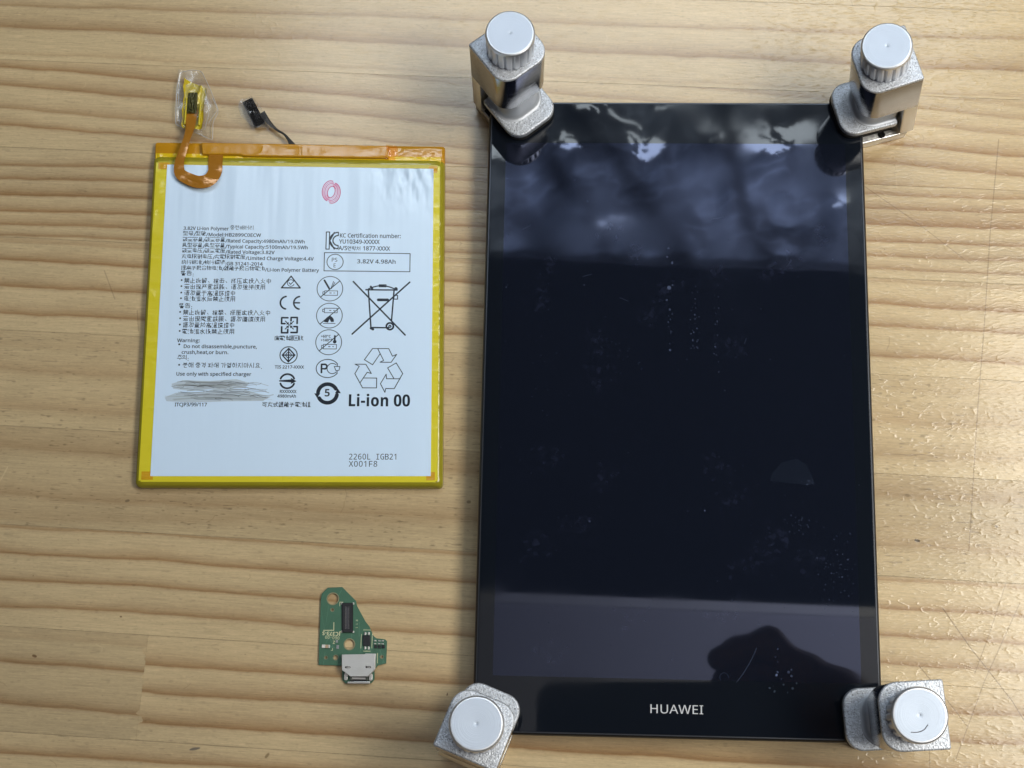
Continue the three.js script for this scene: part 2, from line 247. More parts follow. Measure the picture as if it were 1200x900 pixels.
// ---------------------------------------------------------------- the tablet, lying in the four clamps
const TW = 62.25, TL = 103.7;
const tablet = thing('tablet', 'black tablet with a dark glossy screen, held in four silver clamps', 'tablet', [0, 5.0, 0]);
{
  const frame = std([0.012, 0.013, 0.016], 0.3, 0.2, {}), y = TAB_TOP - 5.0;
  obj('frame', slab(roundRect(-TW, -TL, TW, TL, 6.5, 10), 0, y - 0.42, 1.7, [], 6), frame, tablet);
  const rim = std([0.05, 0.055, 0.065], 0.3, 0.7);
  const outer = roundRect(-TW + 0.75, -TL + 0.75, TW - 0.75, TL - 0.75, 5.8, 10), inner = roundRect(-TW + 1.1, -TL + 1.1, TW - 1.1, TL - 1.1, 5.4, 10);
  obj('rim', slab(outer, y - 0.6, 0.36, 0.12, [inner]), rim, tablet);
  // fine dust, lint and finger smears lying on the glass
  const W = 1024, H = 1704, c = document.createElement('canvas'); c.width = W; c.height = H; const g = c.getContext('2d');
  g.fillStyle = '#12161d'; g.fillRect(0, 0, W, H);
  const X = (x) => (x + TW) / (2 * TW) * W, Z = (z) => (z + TL) / (2 * TL) * H;
  const fleck = (x, z, r, a) => { g.fillStyle = `rgba(150,165,190,${a})`; g.beginPath(); g.ellipse(X(x), Z(z), r * 8.2, r * 8.2 * (0.6 + rnd() * 0.5), rnd() * 3, 0, 7); g.fill(); };
  for (let k = 0; k < 420; k++) fleck((rnd() * 2 - 1) * 58, (rnd() * 2 - 1) * 98, 0.05 + rnd() * 0.11, k < 60 ? 0.2 + rnd() * 0.4 : 0.06 + rnd() * 0.14);
  const cluster = (x, z, rx, rz, n, r, a) => { for (let k = 0; k < n; k++) fleck(x + (rnd() + rnd() - 1) * rx, z + (rnd() + rnd() - 1) * rz, r * (0.5 + rnd()), a * (0.4 + rnd() * 0.8)); };
  cluster(49, 52, 7, 14, 70, 0.16, 0.3); cluster(6, -26, 1.6, 16, 26, 0.2, 0.34); cluster(13, -24, 1.2, 16, 24, 0.16, 0.3); cluster(-2, -28, 2, 14, 12, 0.3, 0.3); cluster(38, 38, 6, 4, 30, 0.16, 0.22); cluster(32, 84, 5, 9, 16, 0.28, 0.32); cluster(-40, -5, 12, 26, 40, 0.12, 0.16); cluster(-18, -16, 10, 8, 30, 0.14, 0.14); cluster(25, 24, 14, 20, 24, 0.12, 0.2);
  fleck(-2, -38.5, 0.65, 0.4); fleck(-1, -47, 0.5, 0.34); fleck(-2.6, -49, 0.35, 0.3); fleck(-2.2, -52, 0.4, 0.25); fleck(9, 34, 0.25, 0.5); fleck(-27, 38, 0.3, 0.3);
  g.fillStyle = 'rgba(120,130,150,0.06)'; g.beginPath(); [[30, 22], [33, 18.5], [38, 17], [41, 19], [43.5, 25], [41, 25.4], [29.5, 24.3]].forEach(([x, z], k) => (k ? g.lineTo(X(x), Z(z)) : g.moveTo(X(x), Z(z)))); g.fill();   // a patch of old adhesive
  cluster(41, 24.5, 2.4, 1, 24, 0.12, 0.34);
  for (let k = 0; k < 26; k++) { const x = (rnd() * 2 - 1) * 50, z = -60 + rnd() * 140; g.fillStyle = 'rgba(120,132,155,0.035)'; for (let q = 0; q < 26; q++) { g.beginPath(); g.ellipse(X(x + (rnd() + rnd() - 1) * 7), Z(z + (rnd() + rnd() - 1) * 6), 3 + rnd() * 9, 2 + rnd() * 5, rnd() * 3, 0, 7); g.fill(); } }   // faint greasy smears
  g.strokeStyle = 'rgba(150,165,190,0.28)'; g.lineWidth = 1.6; g.lineCap = 'round'; g.beginPath(); g.moveTo(X(24.5), Z(76)); g.quadraticCurveTo(X(22), Z(82), X(18.2), Z(86.5)); g.stroke();
  g.lineWidth = 0.9; g.beginPath(); g.arc(X(14.5), Z(85), 11, 2.4, 6.4); g.stroke();
  for (const [x, z, l, a] of [[-30, -42, 3, 0.3], [12, -62, 4, 0.2], [-18, -35, 3, -0.4], [22, -20, 2, 1.2], [-50, -58, 3, 0.5], [36, -46, 2, 0.9], [30, -87, 5, -0.6]]) { g.strokeStyle = 'rgba(150,165,190,0.28)'; g.lineWidth = 1; g.beginPath(); g.moveTo(X(x), Z(z)); g.lineTo(X(x + l * Math.cos(a)), Z(z - l * Math.sin(a))); g.stroke(); }
  const dust = new THREE.CanvasTexture(c); dust.colorSpace = THREE.SRGBColorSpace;
  const rough = dataTexture(512, 852, (i, j) => { const m = fbm(i * 0.02, j * 0.02, 91, 4), w = smooth(fbm(i * 0.009, j * 0.012, 95, 3), 0.5, 0.8); return [0, 0.1 + 0.55 * w * m + 0.2 * m, 0]; });
  const face = (x0, z0, x1, z1, r, y0, h, b) => { const q = slab(roundRect(x0, z0, x1, z1, r, 8), y0, h, b), p = q.attributes.position, uv = []; for (let i = 0; i < p.count; i++) uv.push((p.getX(i) + TW) / (2 * TW), 1 - (p.getZ(i) + TL) / (2 * TL)); q.setAttribute('uv', new THREE.Float32BufferAttribute(uv, 2)); return q; };
  const glass = std([1, 1.05, 1.1], 0.13, 0, { map: dust, roughnessMap: rough, ior: 1.36 });
  const glassBlue = std([1, 1.02, 1.25], 0.13, 0, { map: dust, roughnessMap: rough, ior: 1.62, specularColor: new THREE.Color().setRGB(0.56, 0.62, 0.9) });
  const pane = obj('glass_front', face(-TW + 1.2, -TL + 1.2, TW - 1.2, TL - 1.2, 5.2, y - 0.7, 0.68, 0.15), glass, tablet);
  obj('display', face(-56.2, -88.4, 55.9, 86.0, 0.3, y - 0.2, 0.2, 0), glassBlue, tablet);
  const font = await new FontLoader().loadAsync('fonts/droid/droid_sans_regular.typeface.json');
  const word = new TextGeometry('HUAWEI', { font, size: 2.62, depth: 0.03, curveSegments: 4 });
  word.computeBoundingBox(); const bb = word.boundingBox; word.translate(-bb.min.x, 0, 0).scale(16.0 / (bb.max.x - bb.min.x), 1, 1).rotateX(-Math.PI / 2).translate(-7.9, y - 0.015, 96.15);
  obj('logo', word, std([0.55, 0.56, 0.6], 0.5), tablet);
}

// ---------------------------------------------------------------- the small green circuit board with its charging port
const board = thing('charging_port_board', 'small green circuit board with metal charging port, on the wood below the battery', 'circuit board', [-101.95, 0.05, 74.5]);
{
  const outline = [[-8.4, -15.0], [-3.8, -15.3], [0.8, -11.0], [1.2, -9.4], [4.2, -4.5], [5.5, -3.0], [6.9, -0.1], [7.9, 0.6], [10.7, 0.9], [11.3, 1.5], [11.3, 8.4], [8.7, 9.1], [7.7, 10.4], [7.8, 13.4], [6.8, 14.7], [-1.2, 14.9], [-2.3, 13.8], [-2.7, 9.4], [-10.1, 9.3], [-10.2, 6.4], [-10.5, -11.0], [-10.3, -13.0]];
  const holes = [[-6.6, -11.5, 1.7], [-0.6, 2.7, 1.55], [-6.6, -8.0, 0.45], [-7.9, 7.0, 0.42], [-4.8, 6.9, 0.72], [9.9, 6.4, 0.45]];
  const c = document.createElement('canvas'); c.width = 768; c.height = 1024; const g = c.getContext('2d'), S = 32, X = (x) => (x + 12) * S, Z = (z) => (z + 16) * S;
  g.fillStyle = '#4e7c64'; g.fillRect(0, 0, 768, 1024);
  for (let k = 0; k < 60; k++) { g.strokeStyle = k % 2 ? 'rgba(112,160,134,0.45)' : 'rgba(70,112,90,0.5)'; g.lineWidth = 4 + rnd() * 5; const x = -11 + rnd() * 22, z = -15 + rnd() * 29; g.beginPath(); g.moveTo(X(x), Z(z)); g.lineTo(X(x + (rnd() - 0.5) * 5), Z(z + 2 + rnd() * 4)); g.lineTo(X(x + (rnd() - 0.5) * 7), Z(z + 4 + rnd() * 6)); g.stroke(); }
  for (let k = 0; k < 40; k++) { g.fillStyle = 'rgba(120,150,120,0.45)'; g.beginPath(); g.arc(X(-10 + rnd() * 20), Z(-14 + rnd() * 28), 3, 0, 7); g.fill(); }
  for (const [x, z, r] of holes) { g.fillStyle = r > 1 ? '#a9a07c' : '#8d9378'; g.beginPath(); g.arc(X(x), Z(z), (r + (r > 1 ? 0.32 : 0.22)) * S, 0, 7); g.fill(); }
  g.strokeStyle = g.fillStyle = '#fbf6c8'; g.lineWidth = 7; g.beginPath(); g.moveTo(X(-9.2), Z(-1.5)); g.lineTo(X(-5.8), Z(-1.6)); g.lineTo(X(-5.9), Z(-4.1)); g.stroke();
  g.save(); g.translate(X(-3.6), Z(-1.0)); g.rotate(Math.PI + 0.03); g.font = 'bold 54px sans-serif'; g.scale(1.0, 0.95); g.fillText('JC373-S', 0, 0); g.restore();
  g.save(); g.translate(X(-3.8), Z(0.35)); g.rotate(Math.PI + 0.05); g.font = '42px monospace'; g.fillText('060-00', 0, 0); g.restore();
  g.save(); g.translate(X(-5.2), Z(1.7)); g.rotate(Math.PI); g.font = 'bold 40px monospace'; g.fillText('Z', 0, 0); g.restore();
  g.lineWidth = 5; for (const p of [[[-4.3, -9.2], [-4.3, -10.5], [-3.2, -10.5]], [[-3.4, -0.7], [-3.4, -1.6]], [[3.6, -1.9], [6.0, -1.9]], [[3.9, 4.7], [6.2, 4.7]], [[6.6, -0.8], [6.6, 3.8]], [[3.1, -0.6], [3.1, 3.9]], [[8.5, 5.2], [8.6, 8.4]], [[-6.4, 4.7], [-5.9, 4.7], [-5.9, 4.0]]]) { g.beginPath(); p.forEach(([x, z], k) => (k ? g.lineTo(X(x), Z(z)) : g.moveTo(X(x), Z(z)))); g.stroke(); }
  g.save(); g.translate(X(1.4), Z(-5.1)); g.rotate(Math.PI / 2); g.font = '30px monospace'; g.fillText('R', 0, 10); g.fillText('1 1', 36, 10); g.restore();
  const silk = new THREE.CanvasTexture(c); silk.colorSpace = THREE.SRGBColorSpace;
  const pcb = slab(outline, 0, 0.85, 0.06, holes.map(([x, z, r]) => circle(x, z, r, r > 1 ? 32 : 16)), 1), p = pcb.attributes.position, uv = [];
  for (let i = 0; i < p.count; i++) uv.push((p.getX(i) + 12) / 24, 1 - (p.getZ(i) + 16) / 32);
  pcb.setAttribute('uv', new THREE.Float32BufferAttribute(uv, 2));
  obj('circuit_board', pcb, std([0.72, 0.72, 0.72], 0.42, 0, { map: silk }), board);
  const tin = std([0.72, 0.71, 0.68], 0.32, 0.9), black = std([0.014, 0.014, 0.018], 0.45), gold = std([0.7, 0.55, 0.25], 0.35, 0.9), grey = std([0.28, 0.29, 0.3], 0.5);
  // flat board-to-board connector: frame, slot and two rows of contacts
  const con = obj('board_connector', slab([[-3.5, -10.2], [0.0, -10.3], [0.4, -1.0], [-3.0, -0.9]], 0.86, 0.75, 0.15, [[[-2.6, -9.3], [-0.8, -9.3], [-0.5, -1.9], [-2.3, -1.9]]], 1), black, board);
  obj('slot', slab([[-2.6, -9.3], [-0.8, -9.3], [-0.5, -1.9], [-2.3, -1.9]], 0.86, 0.35), std([0.05, 0.05, 0.06], 0.5), con);
  const pins = []; for (let k = 0; k < 17; k++) for (const s of [-1, 1]) { const z = -9.0 + k * 0.42, x = -1.72 + (z + 9) * 0.04 + s * 0.62; pins.push(box(x - 0.3, x + 0.3, 1.2, 1.36, z - 0.1, z + 0.1)); }
  obj('contacts', pins, std([0.2, 0.19, 0.18], 0.4, 0.8), con);
  obj('solder_pads', [[-3.65, -10.1], [0.1, -10.1], [-3.1, -1.2], [0.5, -1.2]].map(([x, z]) => box(x - 0.25, x + 0.25, 0.86, 1.1, z - 0.35, z + 0.35, 0.08)), tin, con);
  const chip = obj('black_chip', slab([[3.7, -0.2], [6.0, -0.2], [6.2, 3.1], [3.9, 3.1]], 0.87, 0.8, 0.1), black, board);
  for (const [x, z] of [[4.35, -0.75], [5.45, -0.75], [4.5, 3.7], [5.6, 3.7]]) obj('solder_joint', box(x - 0.32, x + 0.32, 0.86, 1.3, z - 0.5, z + 0.5, 0.14), tin, chip);
  for (const [x, z] of [[7.9, 3.2], [9.1, 3.3], [10.3, 3.2]]) { const r = obj('resistor', box(x - 0.42, x + 0.42, 0.87, 1.35, z - 0.5, z + 0.5, 0.08), black, board); }
  for (const [x, z] of [[7.6, 1.9], [8.9, 1.9], [10.0, 1.9]]) obj('capacitor', [box(x - 0.36, x + 0.36, 0.87, 1.25, z - 0.7, z - 0.3, 0.06), box(x - 0.36, x + 0.36, 0.87, 1.25, z + 0.25, z + 0.6, 0.06)], tin, board);
  obj('light_emitter', box(-9.3, -8.2, 0.87, 1.5, 2.95, 4.0, 0.14), std([0.75, 0.74, 0.7], 0.4), board);
  obj('brown_capacitor', [box(-8.15, -7.2, 0.87, 1.45, 3.0, 4.0, 0.08)], std([0.5, 0.36, 0.24], 0.5), board);
  obj('end_cap', [box(-7.25, -6.7, 0.87, 1.45, 3.0, 4.0, 0.08)], tin, board);
  obj('test_pad', [box(-5.0, -4.3, 0.87, 1.0, 1.4, 2.3, 0.05), box(-4.7, -3.9, 0.87, 1.2, 3.0, 4.2, 0.1)], grey, board);
  // the port: a bent sheet-metal shell standing over the notch, mouth at the board's edge
  const shell = std([0.62, 0.62, 0.61], 0.45, 0.5, { bumpMap: per(brushBump, 9), bumpScale: 0.00003 });
  const top = [[-2.5, 6.0], [4.9, 5.7], [4.9, 5.5], [8.2, 5.5], [8.2, 10.3], [6.0, 12.6], [0.5, 12.7], [-2.2, 10.8]];
  obj('port_core', slab([[-1.9, 6.4], [7.6, 6.1], [7.6, 10.1], [5.8, 12.0], [0.7, 12.1], [-1.6, 10.4]], 0.9, 1.5), black, board);
  const usb = obj('usb_port_shell', slab(top, 1.0, 2.3, 0.12, [roundRect(-1.4, 9.5, 0.6, 10.3, 0.38, 6), roundRect(5.1, 9.3, 7.1, 10.1, 0.38, 6)]), shell, board);
  obj('slot_spring', [box(-0.9, 0.1, 2.6, 2.9, 9.7, 10.1, 0.1), box(5.6, 6.6, 2.6, 2.9, 9.5, 9.9, 0.1)], tin, usb);
  obj('port_mouth', [box(0.4, 5.9, 1.0, 1.5, 12.6, 14.6)], black, usb);
  obj('mouth_lip', [slab([[-0.4, 14.25], [6.6, 14.1], [6.6, 14.75], [-0.4, 14.9]], 1.0, 1.4, 0.12), box(0.6, 5.8, 1.55, 1.75, 12.9, 13.5, 0.05)], tin, usb);
  for (const [x, a] of [[-1.15, 0.1], [6.75, -0.1]]) obj('mounting_leg', slab(roundRect(x - 0.55, 11.6, x + 0.55, 13.9, 0.5, 6), 0.87, 0.9, 0.12), tin, usb);
  for (const x of [0.55, 5.6]) obj('side_wall', [box(x - 0.35, x + 0.35, 1.0, 2.2, 12.5, 13.9, 0.1)], std([0.08, 0.09, 0.08], 0.4, 0.3), usb);
}

// ---------------------------------------------------------------- brush strokes of the printed Chinese and Korean characters, on a 10 x 10 grid
const PARTS = {};
`yi:05-95|kou:B1188|ri:B2079,25-75|mu:B2079,23-73,26-76|tian:B1188,14-84,41-48|tu:14-84,41-49,09-99|shi:04-94,40-49|mk:03-93,40-49,43-08,43-98|sh:03-73,41-49-28,07-64|sw:11-32,04-24,09-39|bing:11-33,09-36
yj:20-31,04-34-38-57|yt:40-51,02-92,24-74,26-76,B2779|h:40-46-09,46-99,13-24,83-74|dian:B1177,14-74,40-48-98|dians:B1066,13-63,40-48-98|yu:11-81,03-03-06,03-93-96,41-47,24-34,64-74|li:12-82-79,40-09|wu:30-11,11-91-78-58,42-08,62-39
zhi:40-49,44-84,15-19,09-99|shiq:11-81,03-93,43-49,25-08,65-98|pu:30-14,12-82,72-08,24-99|dao:31-36,70-79-59|daok:11-81-79,50-09|kai:01-91,05-95,30-09,70-79|zhe:02-92,32-25-85-79-49|hu:40-45,42-82,04-94-93,04-09,26-76,24-29-89
mian:40-41,02-02-04,02-92-94|ge:30-05,22-72-19,33-99,B3679|ye:01-91,40-31,B2377,44-06,48-09,58-99|zheng:04-84,44-49,64-64,46-76,24-29,09-99|gu:30-05,60-95,42-05,42-95,B2669|li2:B1075,13-73,40-49,17-77,09-99|dian3:B1166,30-37,60-67,14-64,07-97,28-09,68-99
ya:10-90,10-09,25-85,52-59,29-99,77-88|chang:10-90,10-09|chong:40-41,02-92,42-16-86,36-09,66-68-99|fu:00-09,00-40-23-45-27|gen:B1074,14-74,17-74,14-19-48,44-99|zhi2:20-02,02-92,05-95,50-59,B2679|wan:02-72-79-99,40-09,25-47|xing:03-83,40-46,14-25,74-65,06-96,46-49
chi:30-03,33-06,25-29|ting:12-92,05-95,65-69-49|zhui:20-05,13-19,13-93,15-85,17-87,19-99,50-59|xi:00-90,B1294,40-44,60-64|jin:20-04,20-44,06-46,25-29,08-38,09-49|jint:40-04,40-94,25-75,07-87,45-49,18-39,88-69,09-99|li3:40-41,02-92,24-75,74-25,14-16-86-84,06-06-09,06-96-99,48-27-77
er:01-91,21-28,61-68,24-64,26-66,09-90|you:11-81-09,24-89|zhong3:02-42,40-20,14-19,74-79,25-09,65-99,47-49|ren2:50-05,50-95|niu:20-04,12-62,40-49,06-66|wu2:20-04,12-92-79,42-08,62-39|ye3:03-93-87,40-47,20-28-98-96|jing:02-42,21-24,61-51,72-42,B0367|niu2:20-04,22-82,40-46,07-97|chi2:20-24,24-94,24-09,64-69,46-88
jiao:30-03,22-62,B1479,17-77,44-49|tong:41-51,02-92,B1477,16-76,44-49,09-99|ji:11-81,04-94,40-48,18-88,18-15,88-85|che:02-82,B1365,15-65,40-49,07-87|shu:20-23-03,20-60-63-93,14-74-09,24-99|shou:03-83,06-96,40-49-29|qi:01-91,32-65,62-05,35-39,65-69|qit:00-90,22-12,42-44,72-82,04-94,25-29,65-69,27-67|huo2:02-92,B1447,08-58,50-56-99,87-48
ru:30-41-99,41-09|zhong:B1286,40-49|cao:02-92,30-34,60-64|you2:02-92,42-08,B3588|chu:40-49,12-15-85-82,16-19-89-86|wang:01-81,04-84,09-99,41-49|wang2:01-91,04-94,09-99,41-49|jian:B1176,44-39-09,55-59-99-97|jiant:B1085,13-73,24-29-09,65-69-99,17-77|yan:01-91,31-34,61-64,13-24,73-64,05-95,15-09
kk:B0248,B5298|yan2:00-90,00-09,B2345,24-89,54-99,63-67|zhong2:10-80,02-92,B1467,15-65,40-49,09-99|gu2:02-92,40-44,B1568,09-99|zhi3:01-91,40-45,05-85-09,26-99|yue:B1079,13-73,16-76,10-09|chang2:60-03,05-95,30-39-57,55-99|changt:20-25,20-90,22-82,24-84,05-95,25-29-48,46-99|qing:00-90,02-82,04-94,40-44,B1579,17-77
si:30-13-33-06-46,09-49|sit:30-13-33-06-46,16-19,37-49,27-29|mi:00-09-99,40-48,04-94,12-23,82-62,44-17,44-77|mai:01-91,40-43,03-83-75,15-26,04-35,49-05,06-96|mait:01-91,40-42,02-92,B1368,15-85,17-87,18-09,68-99|ren:40-05,24-29|shi3:01-91,40-47-09,B1275,35-99|yong:09-10-80-89,13-83,16-86,40-49|zhi4:01-91,41-42,B1277,14-74,16-76,09-99
yu2:11-81,04-94,41-49-29|fang:30-41,02-92,32-09,35-75-68|ren3:50-05,50-95,46-67,37-68|gao:40-41,02-92,B2365,06-09,06-96-99,B3789|min:B0179,21-29,51-59,09-99|bu:01-91,51-09,54-59,54-97|yi3:00-90,B2254,15-55,46-09,46-99,24-84|li4:40-41,12-82,23-34,73-64,05-95|qin:01-81,03-83,05-85,12-15,07-97,28-99,88-09
hou:80-11,11-18-09,14-94,B3688|yao:30-11-51-04-64,65-27,35-85-09,46-99|guang:40-41,02-92,02-09|hui:B0099,B3366|jiu:01-17-46,40-49|ke:01-91,71-79-59,B1357|shi5:03-93,05-55,35-39,08-68,60-66-99,80-91|qie:B2068,23-63,26-66,09-99|fa:02-42-06,52-94,24-84,25-09,46-99,B3578`.split(/[|\n]/).forEach((row) => { const [n, d] = row.split(':'); PARTS[n] = d; });
const CHARS = {};
`型 T L kai dao tu|号 T kou zhe|號 L T kou zhe hu|额 L T mian ge ye|額 L T mian ge ye|定 t mian zheng|容 t mian gu|量 T ri li2|典 dian3|电 dian|压 ya|電 T yu dians|壓 S chang T L ri h tu|充 chong|限 l fu gen|制 r zhi2 dao|执 l sh wan|執 L xing wan|行 l chi ting|标 l mk shiq|標 l mk T xi shiq|准 l bing zhui|準 t L sw zhui shi|锂 l jin li2|鋰 L jint li2|离 li3|離 L li3 zhui
子 you|聚 T L er you zhong3|合 T ren2 kou|物 l niu wu2|池 l sw ye3|警 T jing yt|告 T niu2 kou|禁 T L mk mk shiq|止 zhi|拆 l sh chi2|解 L jiao T daok niu|撞 l sh tong|击 ji|擊 T L che shu shou|挤 l sh qi|擠 l sh qit|或 huo2|投 l sh shu|入 ru|火 h|中 zhong|若 t cao you2|出 chu|现 l wang jian|現 l wang jiant|严 yan|嚴 t kk yan2|重 zhong2|鼓 L gu2 zhi3|胀 l yue chang2|脹 l yue changt
请 l yj qing|請 l yt qing|勿 wu|继 l si mi|繼 l sit T mi mi|续 l si mai|續 l sit mait|使 l ren shi3|用 yong|置 t mu zhi4|于 yu2|於 L fang ren3|高 gao|温 l sw T ri min|溫 l sw T ri min|环 l wang bu|環 l wang T mu yi3|境 l tu T li4 ri|浸 l sw qin|后 hou|後 l chi yao|廢 S guang fa|回 hui|收 L jiu pu|可 ke|式 shi5|組 l sit qie|物 l niu wu2|水 sw2`.split(/[|\n]/).forEach((row) => { const [n, ...d] = row.split(' '); CHARS[n] = d; });
PARTS.zi = '12-72-45,05-95,44-49-29'; CHARS['子'] = ['zi']; PARTS.sw2 = '40-49-29,03-33-08,82-54-99,44-99'; PARTS.mu = 'B1284,42-45,62-65';
const JAMO = { g: '11-81-69', n: '20-28-88', r: '11-81-84-14-18-88', m: 'B1188', b: '11-18-88-81,14-84', s: '50-09,53-99', o: 'O', j: '11-91,51-09,54-99', c: '40-50,12-92,52-09,55-99', t: '81-11-18-88,14-84', p: '02-92,08-98,32-38,62-68', h: '40-50,12-92,O' };
const VOWEL = { a: 'V50-59,54-94', eo: 'V60-69,14-64', yeo: 'V60-69,13-63,16-66', i: 'V60-69', ae: 'V30-39,80-89,34-84', u: 'H05-95,55-59', yo: 'H07-97,32-37,62-67', o: 'H07-97,51-57', eu: 'H05-95', ui: 'W', wae: 'X' };
const HANGUL = { 충: 'c u o', 전: 'j eo n', 배: 'b ae', 터: 't eo', 리: 'r i', 연: 'o yeo n', 락: 'r a g', 처: 'c eo', 주: 'j u', 의: 'o ui', 분: 'b u n', 해: 'h ae', 격: 'g yeo g', 파: 'p a', 쇄: 's wae', 가: 'g a', 열: 'o yeo r', 하: 'h a', 지: 'j i', 마: 'm a', 시: 's i', 오: 'o yo' };
function glyph(g, ch, x, y, s) {                                    // draws one character in the square whose top left is x, y
  const run = (d, bx, by, bw, bh) => d.split(',').forEach((q) => {
    const at = (c) => [bx + (Number(c[0]) / 9) * bw, by + (Number(c[1]) / 9) * bh];
    if (q === 'O') { g.beginPath(); g.ellipse(bx + bw / 2, by + bh / 2, bw * 0.38, bh * 0.42, 0, 0, 7); g.stroke(); return; }
    if (q[0] === 'B') { const [a, b] = at(q.slice(1, 3)), [c, e] = at(q.slice(3, 5)); g.strokeRect(a, b, c - a, e - b); return; }
    g.beginPath(); q.split('-').forEach((c, k) => (k ? g.lineTo(...at(c)) : g.moveTo(...at(c)))); g.stroke();
  });
  if (HANGUL[ch]) {
    const [i, v, f] = HANGUL[ch].split(' '), h = f ? 0.58 : 0.94, d = VOWEL[v];
    if (d[0] === 'V') { run(JAMO[i], x + 0.02 * s, y + 0.04 * s, 0.5 * s, h * s * 0.92); run(d.slice(1), x + 0.5 * s, y, 0.48 * s, h * s); }
    else if (d === 'W' || d === 'X') { run(JAMO[i], x, y + 0.04 * s, 0.56 * s, 0.46 * s); run('05-95', x, y + 0.4 * s, 0.62 * s, 0.5 * s); run(d === 'X' ? '20-29,70-79,25-75,45-05' : '50-59', x + 0.5 * s, y, 0.48 * s, 0.95 * s); }
    else { run(JAMO[i], x + 0.14 * s, y + 0.02 * s, 0.7 * s, 0.48 * h * s); run(d.slice(1), x + 0.02 * s, y + 0.45 * h * s, 0.94 * s, 0.55 * h * s); }
    if (f) run(JAMO[f], x + 0.16 * s, y + 0.64 * s, 0.7 * s, 0.34 * s);
    return;
  }
  const list = CHARS[ch]; if (!list) return;
  let at = 0;
  const walk = (bx, by, bw, bh) => {
    const k = list[at++];
    if (k === 'S') { walk(bx, by, bw, bh); walk(bx + 0.22 * bw, by + 0.22 * bh, 0.76 * bw, 0.78 * bh); return; }
    const share = { L: 0.48, l: 0.34, r: 0.68 }[k], rows = { T: 0.49, t: 0.32, b: 0.68 }[k];
    if (share) { walk(bx, by, bw * share, bh); walk(bx + bw * (share + 0.04), by, bw * (0.96 - share), bh); }
    else if (rows) { walk(bx, by, bw, bh * rows); walk(bx, by + bh * (rows + 0.04), bw, bh * (0.96 - rows)); }
    else run(PARTS[k] ?? 'B1188', bx, by, bw, bh);
  };
  walk(x + 0.04 * s, y + 0.02 * s, 0.92 * s, 0.96 * s);
}

// ---------------------------------------------------------------- the print of the battery label, laid out in millimetres of the label
const LW = 91.5, LH = 107.3, PX = 18;
const LINES = [
  ['3.82V Li-ion Polymer 충전배터리', 6.74, 22.76, 24.21],
  ['型号/型號/Model:HB2899C0ECW', 6.7, 24.97, 26.6],
  ['额定容量/額定容量/Rated Capacity:4980mAh/19.0Wh', 6.72, 27.08, 41.64],
  ['典型容量/典型容量/Typical Capacity:5100mAh/19.5Wh', 6.67, 29.1, 42.76],
  ['额定电压/額定電壓/Rated Voltage:3.82V', 6.65, 31.0, 31.47],
  ['充电限制电压/充電限制電壓/Limited Charge Voltage:4.4V', 6.67, 33.1, 44.75],
  ['执行标准/執行標準:GB 31241-2014', 6.68, 35.11, 27.62],
  ['锂离子聚合物电池/鋰離子聚合物電池/Li-ion Polymer Battery', 6.72, 37.14, 46.62],
  ['警告:', 6.67, 39.09, 4.5],
  ['•', 6.74, 41.68, 0.75],
  ['禁止拆解、撞击、挤压或投入火中', 7.96, 41.67, 30.32],
  ['•', 6.76, 43.79, 0.72],
  ['若出现严重鼓胀，请勿继续使用', 8.06, 43.78, 28.28],
  ['•', 6.81, 46.02, 0.78],
  ['请勿置于高温环境中', 8.17, 46.0, 17.89],
  ['•', 6.82, 48.0, 0.75],
  ['电池浸水后禁止使用', 8.12, 47.99, 18.02],
  ['警告:', 6.66, 50.46, 4.55],
  ['•', 6.77, 52.73, 0.75],
  ['禁止拆解、撞擊、擠壓或投入火中', 8.12, 52.72, 30.25],
  ['•', 6.88, 54.94, 0.75],
  ['若出現嚴重鼓脹，請勿繼續使用', 8.18, 54.93, 28.55],
  ['•', 6.9, 57.08, 0.75],
  ['請勿置於高溫環境中', 8.22, 57.07, 18.0],
  ['•', 6.95, 59.28, 0.75],
  ['電池浸水後禁止使用', 8.1, 59.27, 18.21],
  ['Warning:', 6.54, 61.92, 7.71],
  ['• Do not disassemble,puncture,', 6.98, 63.87, 25.91],
  ['crush,heat,or burn.', 8.2, 65.9, 15.81],
  ['주의:', 6.86, 68.24, 3.94],
  ['•', 7.33, 70.84, 0.74],
  ['분해 충격 파쇄 가열하지마시오.', 8.81, 70.84, 27.06],
  ['Use only with specified charger', 6.74, 73.28, 25.1],
  ['ITCJP3/99/117', 6.8, 83.61, 10.78],
  ['可充式鋰離子電池組', 35.86, 83.96, 16.54],
  ['RXXXXXX', 41.42, 79.87, 5.57],
  ['4980mAh', 40.77, 81.38, 6.21],
  ['廢電池請回收', 39.24, 61.3, 9.69],
  ['TIS 2217-XXXX', 39.59, 71.53, 9.64],
  ['KC Certification number:', 59.97, 25.13, 20.81],
  ['YU10349-XXXXX', 59.93, 27.32, 13.61],
  ['A/S연락처 1877-XXXX', 59.76, 29.66, 17.35],
  ['3.82V 4.98Ah', 66.07, 34.22, 13.12],
  ['Li-ion 00', 63.95, 84.11, 20.7],
  ['2260L IGB21', 64.71, 102.2, 16.09],
  ['X001F8', 64.77, 104.59, 9.52],
];
